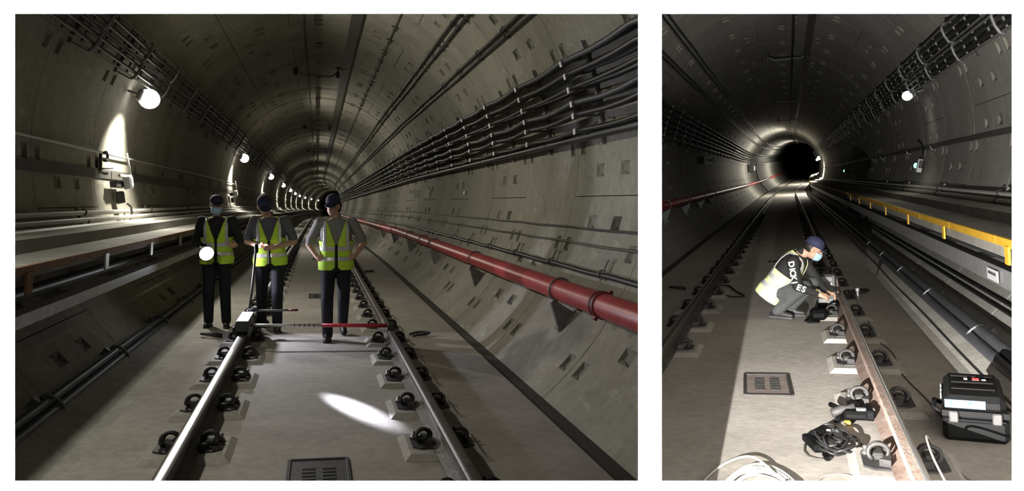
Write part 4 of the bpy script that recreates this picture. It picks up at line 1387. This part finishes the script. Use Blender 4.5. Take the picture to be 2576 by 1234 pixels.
# ================================================================== people
def fuse(mb, name, mm, voxel, it, parent):
    """one continuous skin over overlapping volumes"""
    me = mb.mesh(name, mm)
    o = bpy.data.objects.new(name, me); COL.objects.link(o)
    r = o.modifiers.new('r', 'REMESH'); r.mode = 'VOXEL'; r.voxel_size = voxel
    q = o.modifiers.new('s', 'SMOOTH'); q.factor = .5; q.iterations = it
    dg = bpy.context.evaluated_depsgraph_get()
    m2 = bpy.data.meshes.new_from_object(o.evaluated_get(dg))
    bpy.data.objects.remove(o); bpy.data.meshes.remove(me)
    m2.materials.clear(); m2.materials.append(mm)
    for p in m2.polygons: p.use_smooth = True
    return link(name, m2, parent)
TOR = [(-.10, .165, .118), (0, .178, .128), (.12, .160, .115), (.22, .168, .120), (.32, .182, .126), (.40, .186, .120), (.46, .165, .105), (.50, .125, .088), (.55, .068, .066)]
def tor(z):
    if z <= TOR[0][0]: return TOR[0][1:]
    for i in range(len(TOR) - 1):
        a, b = TOR[i], TOR[i + 1]
        if z <= b[0]:
            t = (z - a[0]) / (b[0] - a[0])
            return (a[1] + (b[1] - a[1]) * t, a[2] + (b[2] - a[2]) * t)
    return TOR[-1][1:]
def sup(a, b, q, e=2.5):
    c, s = math.cos(q), math.sin(q)
    return (a * math.copysign(abs(c) ** (2 / e), c), b * math.copysign(abs(s) ** (2 / e), s))
def hand(mb, w, d, n, t, k, curl):
    """palm, four unequal curled fingers and a thumb leaving the side of the palm"""
    d, n = V(d).normalized(), V(n)
    n = (n - d * n.dot(d)).normalized()
    t = V(t); t = (t - d * t.dot(d) - n * t.dot(n)).normalized()
    w = V(w)
    mb.cone(w, w + d * .03 * k, .026 * k, .030 * k, 8)
    for a in (-.024, -.008, .008, .024):
        mb.cone(w + d * .02 * k + t * a * k * .7, w + d * .085 * k + t * a * k, .016 * k, .0135 * k, 8)
    for a, L in ((-.028, .058), (-.0095, .072), (.0095, .078), (.028, .070)):
        p = w + d * .085 * k + t * a * k
        ang = 0
        for j, f in enumerate((.42, .33, .25)):
            ang += curl * (.8, 1.0, .8)[j]
            q = p + (d * math.cos(ang) + n * math.sin(ang)) * L * f * k
            mb.cone(p, q, (.0105 - .0012 * j) * k, (.0095 - .0012 * j) * k, 8)
            p = q
    p = w + d * .028 * k + t * .026 * k
    q = p + (d * .6 + t * .65 + n * .25).normalized() * .038 * k
    mb.cone(p, q, .014 * k, .0115 * k, 8)
    mb.cone(q, q + (d * .85 + t * .15 + n * .45).normalized() * .03 * k, .0115 * k, .009 * k, 8)
def person(label, mtx, J, k, hr, shirt, long_sleeve, trouser, vest_m, mask=True):
    root = thing('person', mtx, label, 'person', None)
    j = {a: V(b) for a, b in J.items() if a[:2] != 'hn'}
    z = (j['neck'] - j['hip']).normalized()
    x = V((1, 0, 0)); x = (x - z * x.dot(z)).normalized()
    y = z.cross(x)
    TF = M((x, y, z)).transposed()
    tl = (j['neck'] - j['hip']).length / .55
    def tp(px_, py_, pz_): return j['hip'] + TF @ V((px_, py_, pz_))
    def torso(mb, gx, z0=-.10, z1=.55):
        zs = [z0 + (z1 - z0) * i / 12 for i in range(13)]
        rings = []
        for zz in zs:
            a, b = tor(zz)
            rings.append([tp(*sup(a * k + gx, b * k + gx, 2 * PI * q / 24), zz * tl) for q in range(24)])
        mb.sweep(lambda i: rings[i], range(13), True, True)
    # body: one continuous figure
    mb = MB()
    torso(mb, -.008)
    mb.cone(j['neck'] - z * .03, j['neck'] * .35 + j['head'] * .65, .054 * k, .052 * k)
    hd = j['head']
    HR = hr
    def hp(a, b, c): return hd + HR @ (V((a, b, c)) * k)
    mb.ball(hp(0, -.012, .022), V((.075, .094, .092)) * k, 16, HR)
    mb.ball(hp(0, .012, -.045), V((.060, .072, .070)) * k, 14, HR)
    mb.ball(hp(0, .050, -.088), V((.030, .026, .024)) * k, 10, HR)
    mb.cone(hp(0, .082, .012), hp(0, .104, -.026), .009 * k, .015 * k, 8)
    for sd in (-1, 1):
        mb.ball(hp(sd * .076, -.006, -.012), V((.011, .020, .032)) * k, 8, HR)
        S, E_, Wr = j['shR' if sd > 0 else 'shL'], j['elR' if sd > 0 else 'elL'], j['wrR' if sd > 0 else 'wrL']
        mb.cone(tp(sd * .10 * k, 0, .47 * tl), S, .05 * k, .054 * k)
        mb.cone(S, E_, .050 * k, .038 * k); mb.cone(E_, Wr, .039 * k, .025 * k)
        hn = J['hnR' if sd > 0 else 'hnL']
        hand(mb, Wr, hn[0], hn[1], hn[2], k, hn[3])
        Hp, Kn, An = j['hiR' if sd > 0 else 'hiL'], j['knR' if sd > 0 else 'knL'], j['anR' if sd > 0 else 'anL']
        mb.cone(Hp, Kn, .078 * k, .052 * k); mb.cone(Kn, An, .050 * k, .034 * k)
        mb.cone(An, An + V(J['ftR' if sd > 0 else 'ftL']).normalized() * .04 * k - V((0, 0, .03)) * k, .032 * k, .024 * k)
    fuse(mb, 'body', SKIN, .0075, 3, root)
    for sd in (-1, 1):
        m = MB(); m.ball(hp(sd * .031, .081, .016), V((.011, .009, .007)) * k, 8, HR); m.obj('eye', HAIR, root)
        m = MB(); m.tube([hp(sd * (.015 + .011 * i), .090 - .004 * i * i, .034 + .002 * i) for i in range(4)], .004 * k, 5); m.obj('eyebrow', HAIR, root)
    m = MB(); m.tube([hp(-.022, .086, -.062), hp(-.008, .092, -.060), hp(.008, .092, -.060), hp(.022, .086, -.062)], .0045 * k, 5)
    if not mask: m.obj('mouth', RUST, root)
    # shirt with sleeves
    mb = MB(); torso(mb, .004, -.06, .535)
    mb.cone(j['neck'] - z * .03, j['neck'] + z * .012, .062 * k, .060 * k)
    for sd in (-1, 1):
        S, E_, Wr = j['shR' if sd > 0 else 'shL'], j['elR' if sd > 0 else 'elL'], j['wrR' if sd > 0 else 'wrL']
        mb.cone(tp(sd * .10 * k, 0, .47 * tl), S, .060 * k, .064 * k)
        if long_sleeve:
            mb.cone(S, E_, .064 * k, .054 * k); mb.cone(E_, E_.lerp(Wr, .93), .054 * k, .038 * k)
        else:
            mb.cone(S, S.lerp(E_, .80), .064 * k, .060 * k)
    fuse(mb, 'shirt', shirt, .011, 4, root)
    # trousers
    mb = MB()
    zs = [-.10, -.04, .03, .09]
    rings = [[tp(*sup(tor(q)[0] * k + .010, tor(q)[1] * k + .010, 2 * PI * i / 24), q * tl) for i in range(24)] for q in zs]
    mb.sweep(lambda i: rings[i], range(4), True, True)
    for sd in ('R', 'L'):
        mb.cone(j['hi' + sd], j['kn' + sd], .094 * k, .072 * k); mb.cone(j['kn' + sd], j['an' + sd].lerp(j['kn' + sd], -.02), .072 * k, .060 * k)
    fuse(mb, 'trousers', trouser, .011, 4, root)
    # shoes
    for sd in ('R', 'L'):
        A, f = j['an' + sd], V(J['ft' + sd]).normalized()
        side = f.cross(V((0, 0, 1))).normalized(); upf = side.cross(f)
        mb = MB()
        h0 = A - upf * .040 * k - f * .045 * k
        mb.cone(A + upf * .030 * k, h0 + f * .02 * k, .046 * k, .042 * k); mb.cone(A + upf * .01 * k, h0 + f * .11 * k + upf * .012 * k, .044 * k, .034 * k)
        mb.cone(h0, h0 + f * .11 * k, .038 * k, .040 * k); mb.cone(h0 + f * .11 * k, h0 + f * .19 * k - upf * .006 * k, .041 * k, .030 * k)
        so = fuse(mb, 'shoe', SHOE, .009, 3, root)
        mb = MB()
        mb.prism([(q[0] * k, q[1] * k) for q in ((-.035, -.04), (.035, -.04), (.040, .08), (.042, .15), (.028, .215), (-.02, .218), (-.042, .16), (-.038, .06))], -.0, .018, M.Translation(h0 - upf * .042 * k) @ M((side, f, upf)).transposed().to_4x4())
        mb.obj('sole', SOLE, so)
    # vest: open V neck, arm holes, silver bands, zip
    nq, nz = 144, 100
    z0, z1 = -.075, .535
    def vp(iq, iz, g=.020):
        zz = z0 + (z1 - z0) * iz / nz
        a, b = tor(zz)
        fl = .012 * max(0, (.10 - zz) / .17)
        return tp(*sup(a * k + g + fl, b * k + g + fl, 2 * PI * iq / nq), zz * tl)
    sets = {'cloth': [], 'band': [], 'zip': []}
    for iz in range(nz):
        zz = z0 + (z1 - z0) * (iz + .5) / nz
        a, b = tor(zz)
        for iq in range(nq):
            q = 2 * PI * (iq + .5) / nq
            fx, fy = sup(a, b, q)
            front = fy > 0
            if front and zz > .235 and abs(fx) < .012 + (zz - .235) * .30: continue
            if (not front) and zz > .50 and abs(fx) < .05: continue
            if zz > .27 and abs(fx) > .128 - max(0, zz - .44) * .35 and zz < .50: continue
            if zz >= .50 and abs(fx) > .112: continue
            if front and zz < -.045 and abs(fx) < .02 + (-.045 - zz) * .9: continue
            band = (.035 < zz < .085) or (.155 < zz < .205) or (zz >= .205 and .098 < abs(fx) < .136)
            key = 'zip' if (front and abs(fx) < .012) else ('band' if band else 'cloth')
            sets[key].append((iq, iz))
    vest = None
    for key, nm, mm in (('cloth', 'safety_vest', vest_m), ('band', 'reflective_band', SILVER), ('zip', 'zip', BLACKC)):
        m = MB()
        for iq, iz in sets[key]:
            i2 = (iq + 1) % nq
            c = [(iq, iz), (i2, iz), (i2, iz + 1), (iq, iz + 1)]
            m.add([vp(*p) for p in c], [(0, 1, 2, 3)], 0, True)
        o = m.obj(nm, mm, root if vest is None else vest)
        so = o.modifiers.new('thickness', 'SOLIDIFY'); so.thickness = .006; so.offset = 1 if key != 'cloth' else 0
        if vest is None: vest = o
    # cap with visor, hair, mask
    m = MB()
    prof = [(.088 * k, .0), (.090 * k, .02 * k), (.086 * k, .05 * k), (.066 * k, .084 * k), (.035 * k, .100 * k), (.004 * k, .104 * k)]
    m.lathe(prof, 20, M.Translation(hp(0, -.012, .034)) @ HR.to_4x4() @ M.Diagonal((.93, 1.13, 1.0, 1)))
    c = m.obj('cap', NAVYCAP, root)
    m = MB()
    pl = [(-.072, 0), (-.066, .045), (-.035, .078), (0, .086), (.035, .078), (.066, .045), (.072, 0), (.04, .028), (0, .036), (-.04, .028)]
    m.prism([(a * k, b * k) for a, b in pl], -.004, .004, M.Translation(hp(0, .058, .040)) @ (HR @ M.Rotation(-.22, 3, 'X')).to_4x4())
    m.obj('visor', NAVYCAP, c)
    m = MB()
    m.ball(hp(0, -.030, .012), V((.081, .084, .078)) * k, 16, HR)
    m.obj('hair', HAIR, root)
    if mask:
        m = MB()
        vs = []
        for i in range(6):
            for q in range(11):
                a = PI * (.12 + .76 * q / 10)
                zz = -.012 - .094 * i / 5
                w_ = (.069, .070, .069, .066, .058, .044)[i]; d_ = (.100, .106, .108, .104, .098, .080)[i]
                vs.append(hp(w_ * math.cos(a), d_ * math.sin(a) + .006, zz))
        fs = [(i * 11 + q, i * 11 + q + 1, (i + 1) * 11 + q + 1, (i + 1) * 11 + q) for i in range(5) for q in range(10)]
        m.add(vs, fs, 0, True)
        o = m.obj('face_mask', MASKM, root)
        so = o.modifiers.new('thickness', 'SOLIDIFY'); so.thickness = .004; so.offset = 1
        for sd in (-1, 1):
            m = MB(); m.tube([hp(sd * .066, .03, -.03), hp(sd * .082, .0, -.012), hp(sd * .078, -.012, .005)], .002, 4); m.obj('ear_loop', WHITEP, o)
    return root
def pm(T, x, s, f, dv=0):
    p = T.p(x, VF + dv, s)
    f = V((f.x, f.y, 0)).normalized()
    xx = f.cross(V((0, 0, 1)))
    return M.Translation(p) @ M((xx, f, V((0, 0, 1)))).transposed().to_4x4()
def stand(k, **o):
    J = dict(hip=(0, 0, .885), neck=(0, .015, 1.415), head=(0, .03, 1.560), hiR=(.088, 0, .86), hiL=(-.088, 0, .86), knR=(.10, .03, .47), knL=(-.10, .03, .47),
             anR=(.105, -.01, .085), anL=(-.105, -.01, .085), shR=(.185, 0, 1.36), shL=(-.185, 0, 1.36), elR=(.25, -.02, 1.09), elL=(-.25, -.02, 1.09), wrR=(.22, .1, .88), wrL=(-.22, .1, .88))
    J.update({a: b for a, b in o.items() if a[:2] not in ('hn', 'ft')})
    J = {a: tuple(c * k for c in b) for a, b in J.items()}
    J.update(ftR=o.get('ftR', (.12, 1, 0)), ftL=o.get('ftL', (-.12, 1, 0)), hnR=o['hnR'], hnL=o['hnL'])
    return J
TC = -TL.D
# worker with the hand lamp
J = stand(.925, hnR=((-.1, 1, -.15), (-1, 0, 0), (0, 0, 1), .75), hnL=((.3, 1, .1), (1, 0, 0), (0, 0, 1), .5),
          elR=(.26, -.06, 1.10), wrR=(.11, .17, 1.0), elL=(-.27, -.05, 1.10), wrL=(-.25, .17, 1.05), head=(.0, .055, 1.555),
          knR=(.09, .10, .48), anR=(.10, .02, .085), knL=(-.10, .03, .47), anL=(-.12, .07, .085))
person('left worker in a safety vest, blue mask and dark cap holding a glaring hand lamp', pm(TL, -1.17, 10.05, TC), J, .925, M.Rotation(-.12, 3, 'X') @ M.Rotation(.1, 3, 'Z'), BLACKC, True, NAVY, HIVIS)
# worker looking down over the trolley handle
J = stand(.945, hnR=((-.9, .5, .05), (0, 1, -.5), (0, .2, 1), .35), hnL=((.9, .35, 0), (0, 1, -.5), (0, .2, 1), .35),
          elR=(.27, .0, 1.10), wrR=(.11, .22, 1.06), elL=(-.29, .02, 1.09), wrL=(-.07, .25, 1.04), head=(.065, .085, 1.535), neck=(.015, .02, 1.41),
          knR=(.10, -.02, .47), anR=(.11, -.17, .085), knL=(-.09, .14, .48), anL=(-.09, .12, .085))
person('middle worker in a safety vest looking down, forearms crossed above the trolley', pm(TL, -.545, 9.72, TC), J, .945, M.Rotation(-.62, 3, 'X') @ M.Rotation(.25, 3, 'Z'), NAVYSH, False, NAVY, HIVIS, False)
# worker with hands on hips
J = stand(.955, hnR=((-.75, .45, -.35), (-.6, -.6, 0), (-.2, .6, .8), .45), hnL=((.75, .45, -.35), (.6, -.6, 0), (.2, .6, .8), .45),
          elR=(.315, -.07, 1.10), wrR=(.215, .06, .955), elL=(-.325, -.07, 1.11), wrL=(-.22, .06, .97), head=(.04, .065, 1.555),
          knR=(.105, .19, .48), anR=(.10, .20, .085), knL=(-.085, .03, .47), anL=(-.085, -.27, .14), ftL=(-.1, 1, -.38))
person('right worker in a safety vest walking with hands on hips, grey short sleeves', pm(TL, .195, 9.15, TC), J, .955, M.Rotation(-.30, 3, 'X') @ M.Rotation(-.35, 3, 'Z'), GREYSH, False, NAVY, HIVIS, False)
# crouching worker
FW = (TR.r * 1.0 - TR.D * .22)
k = .93
J = dict(hip=(0, -.05, .265), neck=(0, .245, .675), head=(.005, .365, .725), hiR=(.088, -.03, .25), hiL=(-.088, -.03, .25), knR=(.115, .30, .345), knL=(-.13, .33, .36),
         anR=(.10, .03, .085), anL=(-.12, .10, .085), shR=(.18, .20, .60), shL=(-.18, .22, .60), elR=(.235, .25, .36), elL=(-.2, .36, .38), wrR=(.15, .43, .285), wrL=(-.10, .47, .28),
         ftR=(.1, 1, 0), ftL=(-.1, 1, 0), hnR=((-.3, 1, -.25), (-.6, 0, -.8), (-.7, 0, .7), .6), hnL=((.3, 1, -.25), (.6, 0, -.8), (.7, 0, .7), .6))
P4 = person('crouching worker in an overlit pale safety vest and black sleeves working at the rusty rail', pm(TR, .10, 8.72, FW), J, k, M.Rotation(-.48, 3, 'X') @ M.Rotation(.12, 3, 'Z'), BLACKC, True, GREYTR, HIVIS_GLARE)
# white lettering down the sleeve
def sleeve_text():
    S, E_, Wr = V(J['shR']), V(J['elR']), V(J['wrR'])
    L1 = (E_ - S).length
    L2 = (Wr - E_).length
    d = .035
    for ch in 'DICKIES':
        t = d / L1
        if d < L1 * .98: p, a, rr = S.lerp(E_, t), (E_ - S).normalized(), .0625 - .003 * t
        else: p, a, rr = E_.lerp(Wr, (d - L1) / L2), (Wr - E_).normalized(), .056 - .006 * (d - L1) / L2
        n = V((1, -.15, .12)); n = (n - a * n.dot(a)).normalized()
        up = n.cross(a)
        text_mesh(ch, .082, 'sleeve_letter', WHITEP, P4, M.Translation(p + n * (rr * k + .004)) @ M((a, up, n)).transposed().to_4x4(), .003, True)
        d += .036 if ch == 'I' else .050
sleeve_text()
m = MB(); m.lathe([(.034, -.012), (.036, 0), (.034, .012)], 14, M.Translation(V(J['wrR']) + V((0, -.02, .012))) @ (V(J['wrR']) - V(J['elR'])).to_track_quat('Z', 'Y').to_matrix().to_4x4()); m.obj('wrist_band', YELLOW, P4)

# ---- hand lamp held by the left worker
hl = pm(TL, -1.17, 10.05, TC) @ V((.085, .37, .925 * .985))
aim = TL.p(.27, VF, 6.0)
zd = (aim - hl).normalized()
q = zd.to_track_quat('Z', 'Y').to_matrix().to_4x4()
root = thing('hand_lamp', M.Translation(hl) @ q, 'glaring white hand lamp held by the left worker', 'lamp')
m = MB(); m.lathe([(.03, -.16), (.034, -.12), (.034, -.04), (.070, .02), (.088, .05), (.088, .062), (.080, .062), (.078, .056)], 18); m.obj('housing', IRON, root)
m = MB(); m.lathe([(.080, .055), (.080, .060), (.05, .068), (.002, .072)], 18); m.obj('lens', TORCHGLOW, root)
m = MB(); m.tube([(0, .03, -.14), (0, .085, -.11), (0, .085, -.02), (0, .05, .02)], .012, 7); m.obj('handle', BLACKP, root)
add_light('hand_lamp_light', 'SPOT', hl + zd * .09, P_TORCH_FLOOD, C_TORCH, .05, hl + zd + TL.r * .65, math.radians(96), .6)
add_light('hand_lamp_beam', 'SPOT', hl + zd * .09, P_TORCH_BEAM, C_TORCH, .03, aim, math.radians(4.2), .8)

# ---- small things on the walls
for i, (s, a) in enumerate(((22.5, 94.6), (20.2, 94.9))):
    root = thing('marker_plate', TL.wall(a, 2.70, s), ('farther' if i == 0 else 'nearer') + ' of two small white plates on the right wall below the black cables', 'plate', 'white plates on the right wall')
    m = MB(); m.box((0, 0, .03), (.20, .02, .05), bev=.004); m.obj('mount', IRON, root)
    m = MB(); m.box((0, -.012, .06), (.22, .008, .13), bev=.002); m.obj('plate', WHITEP, root)
root = thing('marker_stud', TL.wall(95.6, 2.70, 15.1), 'tiny white stud alone on the right wall below the black cables', 'stud')
m = MB(); m.lathe([(.045, 0), (.045, .02), (.02, .035)], 12); m.obj('stud_head', WHITEP, root)
root = thing('trackside_box', TR.wall(-88, 2.70, 66.5), 'pair of dark boxes with a white lamp far off on the left wall', 'equipment box')
for sd in (-1, 1):
    m = MB(); m.box((0, sd * 1.7, .22), (.62, 1.1, .4), bev=.04); m.obj('cabinet', DARKBOX, root)
m = MB(); m.box((0, 0, .25), (.34, .5, .3), bev=.04); m.obj('white_lamp', LAMPGLOWR, root)
for i, (s, a) in enumerate(((25.3, -82.6), (21.0, -91.9))):
    root = thing('wall_stud', TR.wall(a, 2.70, s), ('small pale stud under the cable rack on the dark left wall', 'small pale stud low on the dark left wall, left of the number plate')[i], 'stud')
    m = MB(); m.lathe([(.05, 0), (.05, .03), (.03, .06), (.005, .065)], 12); m.obj('stud_head', GALV, root)
